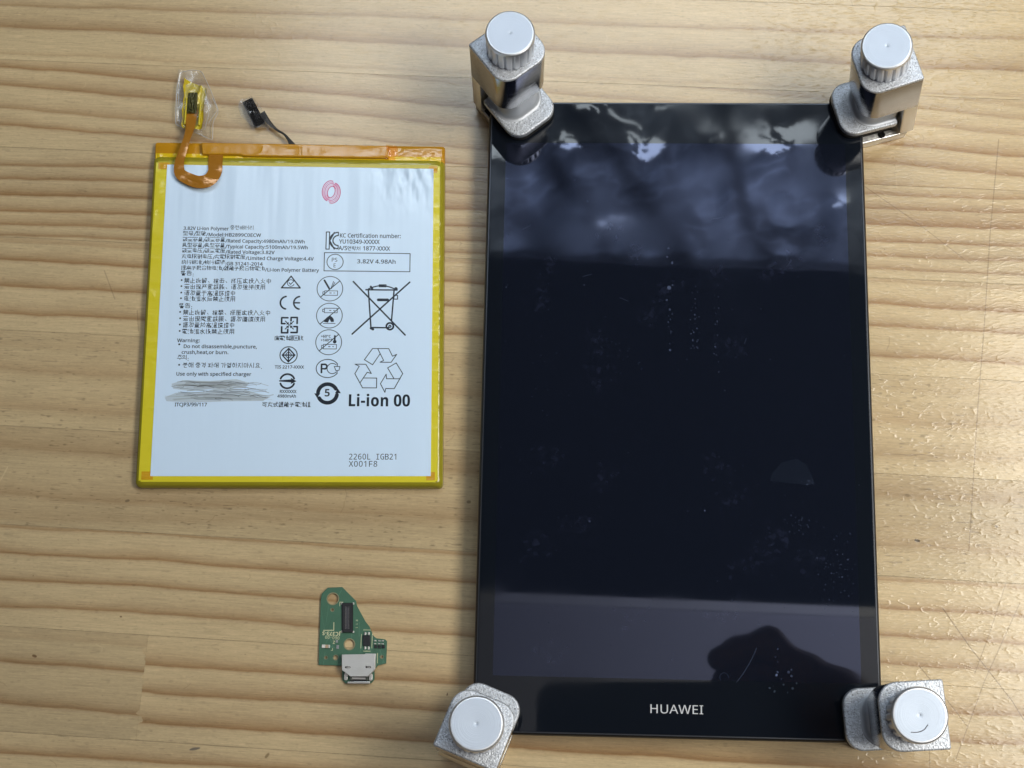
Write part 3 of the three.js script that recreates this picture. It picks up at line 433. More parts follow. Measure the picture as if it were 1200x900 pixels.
function printLabel() {
  const c = document.createElement('canvas'); c.width = Math.round(LW * PX); c.height = Math.round(LH * PX);
  const g = c.getContext('2d'), INK = '#1c2430';
  g.fillStyle = '#d2e8ff'; g.fillRect(0, 0, c.width, c.height);
  g.scale(PX, PX); g.lineCap = g.lineJoin = 'round';
  const wide = /[\u1100-\uffff]/;
  for (const [text, x, y, w] of LINES) {
    const big = text.startsWith('Li-ion 00'), dots = /2260L|X001F8/.test(text), cjkOnly = !/[A-Za-z0-9]/.test(text);
    const size = big ? 5.6 : dots ? 2.6 : /3.82V 4/.test(text) ? 1.95 : /KC|YU1|A\/S/.test(text) ? 2.0 : /RXX|498.mAh$|TIS/.test(text) && !/Rated/.test(text) ? 1.45 : 1.62;
    const cell = cjkOnly ? (/廢|可充/.test(text) ? 1.7 : 1.8) : 1.56;
    g.font = `${big ? 'bold ' : ''}${size}px ${dots ? 'monospace' : 'sans-serif'}`;
    let natural = 0; for (const ch of text) natural += wide.test(ch) && ch !== '•' ? cell * 1.02 : g.measureText(ch).width;
    const stretch = text === '•' ? 1 : w / natural;
    g.save(); g.translate(x, y); g.scale(cjkOnly ? 1 : stretch, 1); g.fillStyle = g.strokeStyle = INK;
    let at = 0;
    for (const ch of text) {
      if (ch === '•') { g.beginPath(); g.arc(0.3, -0.72, 0.3, 0, 7); g.fill(); at += 1.1; continue; }
      if (wide.test(ch)) {
        g.lineWidth = cjkOnly ? 0.165 : 0.135;
        if (ch === '、' || ch === '，') { g.beginPath(); g.moveTo(at + 0.25, -0.35); g.lineTo(at + 0.55, 0.02); g.stroke(); } else glyph(g, ch, at, -cell * 0.82, cell * 0.95);
        at += cell * (cjkOnly ? 1 : 1.02) * (cjkOnly ? stretch : 1);
      } else { g.lineWidth = big ? 0.04 : 0.06; g.fillText(ch, at, 0); if (!dots) g.strokeText(ch, at, 0); at += g.measureText(ch).width * (cjkOnly ? stretch : 1); }
    }
    g.restore();
  }
  g.strokeStyle = g.fillStyle = INK;
  const line = (pts, w, close) => { g.lineWidth = w; g.beginPath(); pts.forEach(([x, y], k) => (k ? g.lineTo(x, y) : g.moveTo(x, y))); if (close) g.closePath(); g.stroke(); };
  const ring = (x, y, r, w, a = 0, b = 7, rx = r) => { g.lineWidth = w; g.beginPath(); g.ellipse(x, y, rx, r, 0, a, b); g.stroke(); };
  // tick in a rounded triangle
  line([[44.02, 39.2], [40.9, 43.3], [47.2, 43.3]], 0.42, true); ring(44.0, 41.6, 1.15, 0.22, 0.4, 5.6); line([[43.4, 41.5], [43.9, 42.1], [45.0, 40.9]], 0.25);
  // the C and E of the conformity mark
  ring(42.9, 48.5, 2.2, 0.55, 1.75, 4.55); ring(47.4, 48.5, 2.2, 0.55, 1.75, 4.55); line([[45.4, 48.5], [47.1, 48.5]], 0.5);
  // four arrows turning in on a square
  for (let k = 0; k < 4; k++) { g.save(); g.translate(43.98, 56.27); g.rotate(k * Math.PI / 2); line([[-0.6, -2.55], [-2.65, -2.55], [-2.65, -0.5], [-1.5, -0.5]], 0.55); line([[-0.2, -0.2], [-1.35, -1.35]], 0.3); g.beginPath(); g.moveTo(-0.25, -0.2); g.lineTo(-1.15, -0.25); g.lineTo(-0.3, -1.1); g.fill(); g.restore(); }
  // ring with a split diamond
  ring(44.03, 66.6, 2.85, 0.3); line([[44.03, 64.3], [46.1, 66.6], [44.03, 68.9], [41.95, 66.6]], 0.42, true); line([[44.03, 64.3], [44.03, 68.9]], 0.42); line([[41.95, 66.6], [46.1, 66.6]], 0.42); ring(44.03, 66.6, 0.9, 0.25);
  // two arcs and an arrow
  ring(43.9, 75.5, 2.4, 0.6, 3.5, 5.9); ring(43.9, 75.5, 2.4, 0.6, 0.36, 2.8); g.beginPath(); g.moveTo(41.2, 75.2); g.lineTo(45.2, 74.9); g.lineTo(45.0, 74.3); g.lineTo(46.9, 75.5); g.lineTo(45.0, 76.5); g.lineTo(45.2, 75.9); g.lineTo(41.2, 75.6); g.fill();
  // three ringed prohibitions: puncturing, burning, heating
  const cell2 = (x, y, s) => { line([[x - 1.6 * s, y - 0.75], [x + 2.0 * s, y - 0.75], [x + 2.0 * s, y + 0.8], [x - 1.6 * s, y + 0.8]], 0.2, true); line([[x - 1.6 * s, y - 0.4], [x - 2.1 * s, y - 0.4], [x - 2.1 * s, y + 0.45], [x - 1.6 * s, y + 0.45]], 0.2); line([[x - 0.2, y], [x + 0.3, y]], 0.25); line([[x + 1.1, y], [x + 1.5, y]], 0.2); };
  for (const [x, y, k] of [[57.19, 43.46, 0], [57.25, 52.86, 1], [57.25, 62.08, 2]]) {
    ring(x, y, 4.3, 0.24); line([[x - 3.1, y + 3.0], [x + 3.1, y - 2.6]], 0.28); cell2(x + 0.2, k === 1 ? y - 1.8 : y + 1.5, 1.2);
    if (k === 0) { line([[x - 1.9, y - 2.9], [x - 0.2, y]], 0.6); line([[x + 1.2, y - 2.6], [x + 0.3, y]], 0.2); line([[x + 1.6, y - 2.2], [x + 0.5, y]], 0.2); }
    if (k === 1) { g.beginPath(); g.moveTo(x - 1.8, y + 2.2); g.quadraticCurveTo(x - 1.2, y + 0.6, x + 0.2, y); g.quadraticCurveTo(x + 1.8, y + 0.9, x + 1.5, y + 2.2); g.lineTo(x + 0.6, y + 2.2); g.lineTo(x + 0.1, y + 1.2); g.lineTo(x - 0.4, y + 2.4); g.fill(); line([[x - 2, y + 2.7], [x + 2, y + 2.7]], 0.2); }
    if (k === 2) { g.font = 'bold 1.25px sans-serif'; g.fillText('+60°C', x - 2.7, y - 1.4); g.fillText('+140°F', x - 2.7, y - 0.1); line([[x + 2.0, y - 2.2], [x + 2.0, y - 0.4]], 0.55); ring(x + 2, y - 0.2, 0.35, 0.5); }
  }
  // P inside an open C with a small shield
  ring(57.1, 71.1, 3.1, 0.26, 0.55, 5.75, 3.75); line([[60.3, 69.4], [60.3, 70.3]], 0.22); line([[60.3, 72.9], [60.3, 71.9]], 0.22); line([[59.3, 70.4], [61.2, 70.4], [60.9, 71.7], [59.9, 71.8]], 0.22, true);
  line([[55.1, 72.5], [55.1, 69.7], [56.2, 69.7]], 0.55); ring(56.1, 70.45, 0.78, 0.55, -1.6, 1.6); line([[56.2, 71.2], [55.1, 71.2]], 0.5); ring(58.7, 71.1, 1.75, 0.24, 0.75, 5.5);
  // 5 inside two thick turning arrows
  ring(57.3, 79.6, 3.15, 1.25, 3.25, 5.75); ring(57.3, 79.6, 3.15, 1.25, 0.15, 2.6);
  for (const [x, y, s] of [[53.9, 79.9, 1], [60.7, 79.2, -1]]) { g.beginPath(); g.moveTo(x - 0.95, y - 0.3 * s); g.lineTo(x + 1.0, y - 0.3 * s); g.lineTo(x, y + 1.25 * s); g.fill(); }
  g.font = 'bold 3.5px sans-serif'; g.fillText('5', 56.25, 80.85);
  // the KC mark: K and two nested C
  line([[55.5, 23.4], [55.5, 29.5], [56.6, 29.5], [56.6, 23.4]], 0.32, true); line([[56.7, 26.5], [58.2, 23.6]], 0.45); line([[56.7, 26.5], [58.3, 29.4]], 0.45);
  ring(59.6, 26.4, 2.9, 0.42, 1.6, 4.7); ring(59.6, 26.4, 1.8, 0.42, 1.6, 4.7); line([[59.6, 23.5], [59.6, 24.6]], 0.3); line([[59.6, 28.2], [59.6, 29.3]], 0.3);
  // boxed rating with the ringed PS E
  line([[55.05, 30.75], [83.9, 30.75], [83.9, 37.2], [55.05, 37.2]], 0.26, true); ring(58.7, 34.0, 2.72, 0.24); g.font = '1.95px sans-serif'; g.fillText('PS', 57.4, 33.75); g.fillText('E', 58.05, 35.75);
  // crossed-out wheeled bin
  line([[65.0, 40.9], [82.6, 59.4]], 0.5); line([[83.9, 40.9], [65.0, 59.2]], 0.5); line([[69.3, 43.7], [79.7, 43.7]], 0.48); line([[70.1, 43.8], [71.2, 56.9], [77.1, 56.9]], 0.48); line([[78.7, 43.8], [78.0, 54.6]], 0.48);
  g.lineWidth = 0.42; g.beginPath(); g.moveTo(70.2, 43.4); g.quadraticCurveTo(74.6, 41.1, 79.0, 43.4); g.stroke(); line([[73.7, 41.9], [76.0, 41.9], [76.0, 42.6], [73.7, 42.6]], 0.3, true); line([[73.5, 47.2], [76.6, 47.2]], 0.95); line([[78.7, 45.6], [79.9, 45.6], [79.9, 46.9], [78.7, 46.9]], 0.3, true); line([[71.2, 57.1], [71.9, 57.5]], 0.8);
  ring(77.5, 56.4, 1.15, 0.62); ring(77.5, 56.4, 0.35, 0.4); g.beginPath(); g.arc(79.3, 43.3, 0.6, 0, 7); g.fill(); line([[70.9, 42.6], [71.4, 43.4]], 0.7);
  // recycling triangle of three outlined folded arrows
  const tri = (pts, close = true) => line(pts.map(([x, y]) => [66.03 + (x - 315) * 0.0509, 64.05 + (y - 45) * 0.0517]), 0.26, close);
  tri([[378, 122], [430, 47], [535, 47], [560, 97], [587, 85], [552, 138], [480, 138], [503, 126], [464, 49]], false); tri([[378, 122], [432, 155], [478, 84]], false);
  tri([[318, 152], [388, 152], [425, 213], [398, 205], [373, 243], [460, 243], [460, 308], [370, 308], [318, 215], [345, 165]]); tri([[373, 243], [352, 276]], false);
  tri([[585, 142], [628, 212], [575, 312], [520, 312], [515, 337], [485, 280], [521, 217], [524, 247], [612, 247]], false); tri([[585, 142], [530, 175], [572, 246]], false);
  // pink printed swirl near the top
  for (const half of [0, 1]) for (let q = 0; q < 5; q++) { g.save(); g.translate(56.8, 9.0); g.rotate(0.12 + half * Math.PI); g.strokeStyle = ['#c2557f', '#d58bb0', '#c96f9c', '#dba6c4', '#c2557f'][q]; g.lineWidth = 0.3; g.beginPath(); g.ellipse(-0.5 + q * 0.16, -0.3 + q * 0.12, 2.6 - q * 0.3, 3.7 - q * 0.36, 0, 1.75 + q * 0.06, 4.9 + q * 0.16); g.stroke(); g.restore(); }
  // the pencil scribble over the crossed-out lines
  g.fillStyle = 'rgba(150,152,148,0.38)'; for (const blob of [[[5.4, 76.6], [9, 75.4], [18, 75.6], [27, 74.9], [31.4, 76.2], [30, 77.8], [20, 78.2], [12, 79.0], [6, 78.2]], [[22, 77.6], [30, 78.4], [35, 80.0], [38.6, 80.8], [36, 82.2], [24, 82.4], [12, 82.9], [4, 82.4], [3.4, 81.2], [7, 79.6], [16, 79.4]]]) { g.beginPath(); blob.forEach(([x, y], k) => (k ? g.lineTo(x, y) : g.moveTo(x, y))); g.closePath(); g.fill(); }
  for (let k = 0; k < 26; k++) {
    const row = rnd(), up = row < 0.5, y = up ? 75.6 + rnd() * 2.4 : 78.6 + rnd() * 3.2, x0 = up ? 5.6 + rnd() * 10 : 3.4 + rnd() * 14, x1 = up ? 22 + rnd() * 9 : 22 + rnd() * 18;
    g.strokeStyle = `rgba(112,114,112,${0.1 + rnd() * 0.16})`; g.lineWidth = 0.15 + rnd() * 0.5; g.beginPath(); g.moveTo(x0, y + rnd() * 0.8); g.bezierCurveTo(lerp(x0, x1, 0.3), y - 0.9 + rnd() * 1.4, lerp(x0, x1, 0.7), y - 0.3 + rnd() * 1.6, x1, y + (x1 > 32 ? 0.5 : 0) + rnd() * 0.9); g.stroke();
  }
  for (let k = 0; k < 44; k++) { const x = 5 + rnd() * 28, y = 75.8 + rnd() * 6.0; g.strokeStyle = `rgba(58,60,62,${0.3 + rnd() * 0.35})`; g.lineWidth = 0.14; g.beginPath(); g.moveTo(x, y); g.bezierCurveTo(x + 1 + rnd() * 2, y - 1.3 + rnd() * 2, x + 3 + rnd() * 2, y - 0.8 + rnd() * 2, x + 4 + rnd() * 5, y + rnd() * 1.2 - 0.3); g.stroke(); }
  const t = new THREE.CanvasTexture(c); t.colorSpace = THREE.SRGBColorSpace; return t;
}

// ---------------------------------------------------------------- the battery and its two taped connectors
const battery = thing('tablet_battery', 'flat yellow taped tablet battery with white printed label and orange flex', 'battery', [-126.3, 0.04, -31.7]);
{
  const Q = [[-51.75, -60.04], [48.74, -58.96], [-48.67, 60.19], [51.94, 58.69]], W = 100.5, H = 119;
  const at = (x, z) => { const u = x / W, v = z / H; return [0, 1].map((k) => (Q[0][k] * (1 - u) + Q[1][k] * u) * (1 - v) + (Q[2][k] * (1 - u) + Q[3][k] * u) * v); };
  const crease = dataTexture(512, 512, (i, j) => fbm(i * 0.012, j * 0.05, 101, 4) * 0.6 + 0.4 * (1 - Math.abs(2 * noise(i * 0.02 + noise(i * 0.05, j * 0.05, 102), j * 0.03, 103) - 1)), 1);
  const yellow = std([0.68, 0.59, 0.03], 0.22, 0, { bumpMap: per(crease, 70), bumpScale: 0.00025 }), olive = std([0.3, 0.26, 0.018], 0.2, 0, { bumpMap: per(crease, 60), bumpScale: 0.0003 });
  const amber = std([0.52, 0.25, 0.012], 0.16, 0, { bumpMap: per(crease, 60), bumpScale: 0.0003 });
  const overlap = std([0.6, 0.33, 0.012], 0.24, 0, { bumpMap: per(crease, 40), bumpScale: 0.0004 });
  // closed pillow: rings of a rounded outline drawn in and up, then a lid
  const pillow = (x0, z0, x1, z1, rings, swell) => {
    const n = 4 * 9, p = [], ix = [];
    rings.forEach(([inset, y, r]) => roundRect(x0 + inset, z0 + inset, x1 - inset, z1 - inset, r, 8).forEach(([x, z], k) => { const wob = inset > 0 && inset < 2 ? (noise(x * 0.16, z * 0.16, 111) - 0.5) * 0.35 : 0; const [a, b] = at(x + wob, z - wob); p.push(a, y + wob * 0.4, b); }));
    for (let j = 0; j + 1 < rings.length; j++) for (let k = 0; k < n; k++) { const a = j * n + k, b = j * n + (k + 1) % n; ix.push(a, a + n, b, b, a + n, b + n); }
    const top = rings.at(-1), m = (rings.length - 1) * n, cx = (x0 + x1) / 2, cz = (z0 + z1) / 2;
    for (let q = 1; q <= 5; q++) { const s = 1 - q / 5; roundRect(x0 + top[0], z0 + top[0], x1 - top[0], z1 - top[0], top[2], 8).forEach(([x, z]) => { const [a, b] = at(cx + (x - cx) * s, cz + (z - cz) * s); p.push(a, top[1] + swell * (1 - s * s), b); }); const o = m + (q - 1) * n; for (let k = 0; k < n; k++) { const a = o + k, b = o + (k + 1) % n; ix.push(a, a + n, b, b, a + n, b + n); } }
    for (let k = 1; k + 1 < n; k++) ix.push(0, k, k + 1);
    const g = new THREE.BufferGeometry(); g.setAttribute('position', new THREE.Float32BufferAttribute(p, 3)); g.setIndex(ix);
    const q = g.toNonIndexed(), uv = []; for (let i = 0; i < q.attributes.position.count; i++) uv.push(q.attributes.position.getX(i), q.attributes.position.getZ(i)); q.setAttribute('uv', new THREE.Float32BufferAttribute(uv, 2));
    return toCreasedNormals(q, 0.7);
  };
  obj('cell_pouch', pillow(0, 5.4, W, H, [[0, 0, 1.6], [0, 1.5, 1.6], [0.12, 2.6, 1.8], [0.55, 3.4, 2.2], [1.15, 3.9, 2.8], [2.0, 4.08, 3.2]], 0.02), olive, battery);
  obj('seal_edge', pillow(0.1, 0, W - 0.1, 6.4, [[0, 0, 0.8], [0, 1.6, 0.8], [0.25, 2.2, 0.8], [0.9, 2.45, 0.8]], 0.05), amber, battery);
  const uvxz = (g) => { const p = g.attributes.position, uv = []; for (let i = 0; i < p.count; i++) uv.push(p.getX(i), p.getZ(i)); g.setAttribute('uv', new THREE.Float32BufferAttribute(uv, 2)); return g; };
  const strip = (x0, z0, x1, z1, y, h) => uvxz(slab([at(x0, z0), at(x1, z0), at(x1, z1), at(x0, z1)], y, h));
  obj('side_tape', strip(1.5, 8.2, 6.2, H - 2.0, 4.1, 0.05), yellow, battery);
  obj('side_tape', strip(W - 5.2, 8.2, W - 1.5, H - 2.0, 4.1, 0.05), yellow, battery);
  obj('end_tape', strip(2.2, H - 5.0, W - 2.2, H - 1.6, 4.16, 0.05), yellow, battery);
  obj('end_tape', strip(2.2, 7.8, W - 2.2, 10.2, 4.16, 0.05), std([0.5, 0.42, 0.02], 0.25), battery);
  for (const [x0, x1, z0, z1] of [[2.4, 6.2, H - 5.0, H - 2.3], [W - 5.2, W - 2.4, H - 5.0, H - 2.3], [2.4, 6.2, 8.2, 10.6], [W - 5.2, W - 2.4, 8.2, 10.6]]) obj('tape_overlap', strip(x0, z0, x1, z1, 4.22, 0.04), overlap, battery);
  obj('fold_band', strip(1.0, 4.6, W - 1.2, 6.6, 2.5, 0.9), std([0.72, 0.5, 0.012], 0.18, 0, { bumpMap: per(crease, 50), bumpScale: 0.0005 }), battery);
  // the label
  const L = [[-46.1, -50.93], [45.32, -49.9], [-43.4, 56.59], [48.1, 55.14]];
  const labelBump = dataTexture(1024, 512, (i, j) => { const x = i / 1024, y = j / 512, up = smooth(y, 0.35, 1), crump = smooth(y, 0.8, 1) * smooth(x, 0.72, 0.9); return 0.5 + (0.16 + 0.3 * up) * (fbm(x * 15, y * 1.4, 121, 3) - 0.5) + crump * (fbm(x * 20, y * 10, 125, 3) - 0.5) * 2.2; }, 1);
  const labelMat = std([1, 1, 1], 0.26, 0, { map: printLabel(), bumpMap: labelBump, bumpScale: 0.0009 });
  const lb = obj('label', grid(8, 8, (u, v) => { const [x, z] = [0, 1].map((k) => (L[0][k] * (1 - u) + L[1][k] * u) * (1 - v) + (L[2][k] * (1 - u) + L[3][k] * u) * v); return [x, 4.29, z]; }), labelMat, battery);
  // the protection circuit under orange tape along the upper edge
  const kapton = std([0.52, 0.25, 0.014], 0.16, 0, { bumpMap: per(crease, 70), bumpScale: 0.0002 });
  obj('circuit_strip', uvxz(slab([[-34.9, -59.0], [29.6, -58.2], [29.8, -53.6], [-20.0, -54.1], [-21.0, -54.6], [-34.3, -54.6]], 2.2, 2.3, 0.5)), kapton, battery);
  obj('clear_tape_flap', grid(10, 8, (u, v) => [lerp(28.8, 32.6, u), 3.0 + 1.6 * (1 - u) + (noise(u * 4, v * 4, 131) - 0.5) * 0.7, lerp(-58.6, -53.2, v)]), new THREE.MeshPhysicalMaterial({ color: 0xffe9c0, transmission: 1, roughness: 0.12, ior: 1.5, side: THREE.DoubleSide }), battery);
  // ribbons: [x, y, z, width] along the middle
  const ribbon = (pts, th = 0.14, n = 60) => {
    const c = new THREE.CatmullRomCurve3(pts.map(([x, y, z]) => new THREE.Vector3(x, y, z)), false, 'centripetal'), wAt = (t) => { const f = t * (pts.length - 1), i = Math.min(Math.floor(f), pts.length - 2); return lerp(pts[i][3], pts[i + 1][3], f - i); };
    const half = (side) => grid(6, n, (u, v) => { const p = c.getPoint(v), t = c.getTangent(v), l = Math.hypot(t.x, t.z) || 1, w = wAt(v) * (u - 0.5); return [p.x - (t.z / l) * w, p.y + side * th / 2 + Math.sin(u * Math.PI) * 0.05, p.z + (t.x / l) * w]; });
    return [uvxz(half(1)), uvxz(half(-1))];
  };
  const flexMat = std([0.4, 0.17, 0.02], 0.17, 0.15, { side: THREE.DoubleSide, bumpMap: per(crease, 60), bumpScale: 0.0003 });
  const flex = obj('flex_cable', ribbon([[-29.6, 3.9, -55.0, 5.0], [-29.4, 4.7, -51.5, 4.9], [-29.2, 5.3, -48.0, 4.8], [-30.7, 6.0, -44.9, 4.8], [-34.0, 6.1, -44.0, 4.4], [-37.8, 5.9, -45.2, 4.2], [-40.9, 6.0, -47.2, 3.8], [-41.3, 6.4, -51.0, 3.2], [-40.3, 6.6, -55.0, 2.7], [-39.5, 6.0, -59.6, 2.4], [-39.2, 4.4, -64.0, 3.0], [-39.4, 3.0, -69.0, 4.0], [-39.5, 2.5, -72.0, 4.4]]), flexMat, battery);
  const film = new THREE.MeshPhysicalMaterial({ color: 0xf8fafc, transmission: 0.93, roughness: 0.2, ior: 1.5, side: THREE.DoubleSide });
  const wrap = (left, right, h, s, nu = 10, nv = 16) => {               // crumpled film between two edges
    const edge = (list, v) => { const f = v * (list.length - 1), i = Math.min(Math.floor(f), list.length - 2); return [0, 1].map((k) => lerp(list[i][k], list[i + 1][k], f - i)); };
    return grid(nu, nv, (u, v) => { const a = edge(left, v), b = edge(right, v), x = lerp(a[0], b[0], u), z = lerp(a[1], b[1], u); const cr = (1 - Math.abs(2 * noise(x * 0.34, z * 0.16, s) - 1)) * 0.7 + 0.3 * (1 - Math.abs(2 * noise(x * 0.7 + z * 0.3, z * 0.4, s + 1) - 1)); return [x + (noise(z * 0.6, u * 5, s + 2) - 0.5) * 0.5, h + cr * 2.4 + (u === 0 || u === 1 ? 0.8 : 0), z]; });
  };
  const wrapL = [[-44.94, -86.17], [-45.55, -80.03], [-45.3, -73], [-45.1, -67.08], [-41.5, -65.0], [-38.34, -63.76]], wrapR = [[-37.21, -86.41], [-33.5, -79], [-30.14, -71.34], [-32.17, -67.69], [-31.9, -63.5], [-31.96, -61.0]];
  const plug = obj('connector_tape', wrap([[-42.74, -83.16], [-42.6, -76], [-42.45, -64.97]], [[-34.87, -79.78], [-35.0, -72], [-35.2, -64.22]], 1.1, 141, 14, 20), std([0.52, 0.4, 0.02], 0.2, 0, { side: THREE.DoubleSide }), battery);
  obj('connector', [box(-41.0, -37.7, 2.4, 3.7, -77.8, -70.2, 0.25), box(-40.5, -38.2, 3.6, 4.0, -77.0, -71.2, 0.15)], std([0.075, 0.072, 0.02], 0.35, 0, { bumpMap: per(castBump, 14), bumpScale: 0.0012 }), plug);
  obj('connector_rib', [box(-41.6, -41.1, 2.5, 3.9, -76, -66, 0.2), box(-36.6, -36.0, 2.5, 4.1, -74, -65.5, 0.2)], std([0.56, 0.45, 0.02], 0.15), plug);
  obj('clear_wrap', wrap(wrapL, wrapR, 1.2, 151), film, plug);
  const rimMat = std([0.8, 0.82, 0.84], 0.2, 0, { transmission: 0.6 });   // the doubled-over, light-catching edges and creases of the film
  const welt = (pts, r) => new THREE.TubeGeometry(new THREE.CatmullRomCurve3(pts.map(([x, y, z]) => new THREE.Vector3(x, y, z)), false, 'catmullrom', 0.1), 30, r, 5);
  obj('wrap_edge', [welt([[-44.9, 1.6, -86.1], [-45.5, 2.2, -80], [-45.2, 1.6, -67.2], [-42.6, 1.4, -65.4]], 0.13), welt([[-44.9, 1.6, -86.1], [-41, 2.6, -86.6], [-37.3, 2.2, -86.3], [-33.2, 3.2, -78.6], [-30.2, 2.4, -71.4], [-32.1, 1.6, -67.8], [-32, 1.4, -61.2], [-38.2, 2, -63.8]], 0.11), welt([[-32.6, 3.0, -76], [-30.6, 2.6, -71.8], [-33.4, 2.4, -67]], 0.09), welt([[-44.6, 2.6, -83], [-44.4, 2.8, -70.6], [-43.6, 2.2, -67.4]], 0.1), welt([[-35.2, 3.6, -79], [-33.4, 3, -70.4], [-34.6, 2.6, -64.4]], 0.08)], rimMat, plug);
  // the thin black lead and its wrapped plug
  const lead = obj('sense_lead', ribbon([[-14.9, 3.0, -70.6, 2.2], [-12.3, 2.6, -67.2, 1.5], [-9.3, 2.6, -64.4, 0.8], [-6.8, 2.8, -62.8, 0.7], [-5.1, 2.9, -60.85, 1.1], [-3.4, 2.6, -58.3, 2.3]], 0.3), std([0.014, 0.013, 0.012], 0.6), battery);
  const tilt = (g) => g.rotateY(0.5).translate(-17.9, 0, -70.9);
  const bp = obj('black_plug', [tilt(slab(roundRect(-2.0, -5.3, 1.9, 5.2, 0.4, 4), 1.6, 1.1, 0.2)), tilt(box(-1.6, 1.5, 2.6, 3.2, -4.4, -1.6, 0.15)), tilt(box(-0.4, 1.9, 2.6, 3.0, -0.6, 4.0, 0.15))], std([0.02, 0.02, 0.022], 0.3, 0, { bumpMap: per(castBump, 12), bumpScale: 0.001 }), battery);
  obj('clear_wrap', wrap([[-22.9, -75.0], [-22.9, -71.6], [-21.7, -68.8], [-17.7, -65.2], [-12.0, -65.0]], [[-19.0, -76.9], [-15.8, -73.2], [-14.0, -70.2], [-12.2, -67.4], [-9.2, -64.4]], 1.6, 171, 8, 14), film, bp);
}

// ---------------------------------------------------------------- what hangs over the table: it lights the things and shows in the dark screen
{
  // linear lamp over the right-hand side of the table, shining down and up
  const lamp = thing('ceiling_lamp', 'white linear lamp hanging over the right side of the table', 'lamp', [480, 800, 15]);
  obj('housing', new RoundedBoxGeometry(330, 30, 630, 3, 6), std([0.8, 0.8, 0.8], 0.4), lamp);
  obj('diffuser', box(-150, 150, -17, -15.2, -300, 300), new THREE.MeshStandardMaterial({ color: 0xffffff, emissive: LAMP_COLOR, emissiveIntensity: 4 }), lamp);
  const d = new THREE.RectAreaLight(LAMP_COLOR, LAMP_DOWN, 0.3, 0.6); d.name = 'lamp_light'; d.position.set(0, -0.0185, 0); d.rotation.x = -Math.PI / 2; lamp.add(d);
  obj('upper_diffuser', box(-150, 150, 15.2, 17, -300, 300), new THREE.MeshStandardMaterial({ color: 0xffffff, emissive: LAMP_COLOR, emissiveIntensity: 2 }), lamp);
  const u = new THREE.RectAreaLight(LAMP_COLOR, LAMP_UP, 0.3, 0.6); u.name = 'lamp_uplight'; u.position.set(0, 0.0185, 0); u.rotation.x = Math.PI / 2; lamp.add(u);
  // pale ceiling board whose edge crosses the screen
  const ceiling = new THREE.Group(); ceiling.name = 'ceiling'; ceiling.userData = { kind: 'structure', label: 'pale ceiling board mirrored in the lower part of the dark screen' }; scene.add(ceiling);
  const z0 = (x) => lerp(-48.3, -37.3, (x + 170.9) / 545.3);
  obj('ceiling_board', slab([[-900, z0(-900) + 14], [1000, z0(1000) + 14], [1000, 900], [-900, 900]], 1500, 20), std([0.66, 0.66, 0.74], 0.9), ceiling);
  obj('edge_trim', slab([[-900, z0(-900)], [1000, z0(1000)], [1000, z0(1000) + 13.7], [-900, z0(-900) + 13.7]], 1494, 30, 2), std([0.92, 0.92, 0.95], 0.6), ceiling);
  // skylight with a crumpled film hung under it
  const win = thing('skylight_window', 'bright skylight above the far side of the table, mirrored in the top of the screen', 'window', [60, 1600, -830]);
  obj('window_pane', box(-550, 550, 0, 4, -230, 230), new THREE.MeshStandardMaterial({ color: 0xffffff, emissive: WINDOW_COLOR, emissiveIntensity: WINDOW_GLOW * 0.6 }), win);
  obj('window_frame', [box(-580, -551, -10, 20, -250, 250), box(551, 580, -10, 20, -250, 250), box(-550, 550, -10, 20, -250, -231), box(-550, 550, -10, 20, 231, 250)], std([0.3, 0.3, 0.3], 0.6), win);
  const s = new THREE.RectAreaLight(WINDOW_COLOR, WINDOW_GLOW, 1.1, 0.46); s.name = 'window_light'; s.position.set(0, -0.002, 0); s.rotation.x = -Math.PI / 2; win.add(s);
  const sheet = grid(150, 110, (u, v) => {
    const x = lerp(-330, 520, u), hem = lerp(-455, -436, (x + 168) / 514), z = lerp(hem, -700, v);
    const fold = (fbm(x * 0.012 + 0.5 * v, z * 0.004, 181, 3) - 0.5) * 150 * (0.05 + 0.95 * smooth(v, 0, 0.5)) + (1 - Math.abs(2 * noise(x * 0.03, z * 0.02, 185) - 1)) * 22 * smooth(v, 0, 0.1);
    return [x, 1300 + fold - 18 * Math.exp(-v * 40), z + (noise(x * 0.03, 2, 186) - 0.5) * 6];
  });
  // torn and thin places, and the double layers where it is folded over; u across, f from the near hem to the far side
  const tears = [[0.365, 0.86, 0.025, 0.05], [0.45, 0.73, 0.035, 0.09], [0.63, 0.75, 0.055, 0.12], [0.69, 0.8, 0.05, 0.08], [0.325, 0.69, 0.026, 0.08], [0.55, 0.78, 0.008, 0.12], [0.41, 0.88, 0.06, 0.02], [0.5, 0.9, 0.05, 0.015], [0.75, 0.45, 0.02, 0.09], [0.85, 0.6, 0.03, 0.1], [0.2, 0.7, 0.04, 0.1]], spots = [[0.41, 0.27, 0.03, 0.012], [0.385, 0.25, 0.012, 0.016]];
  const holes = dataTexture(768, 512, (i, j) => { const u = i / 768, f = 1 - j / 512; let m = 0; for (const [a, b, p, q] of tears) m = Math.max(m, Math.exp(-Math.pow((u - a + (fbm(u * 30, f * 22, 191, 2) - 0.5) * 0.05) / p, 2) - Math.pow((f - b + (u - a) * 1.1) / q, 2))); let sp = 0; for (const [a, b, p, q] of spots) sp = Math.max(sp, Math.exp(-Math.pow((u - a) / p, 2) - Math.pow((f - b) / q, 2))); const o = sp * (0.5 + fbm(u * 80, f * 60, 195, 2)) > 0.6 ? 0 : m * (0.1 + 1.7 * (1 - Math.abs(2 * fbm(u * 60, f * 30, 192, 4) - 1))) > 1.02 ? 0 : 1; return [o, o, o]; });
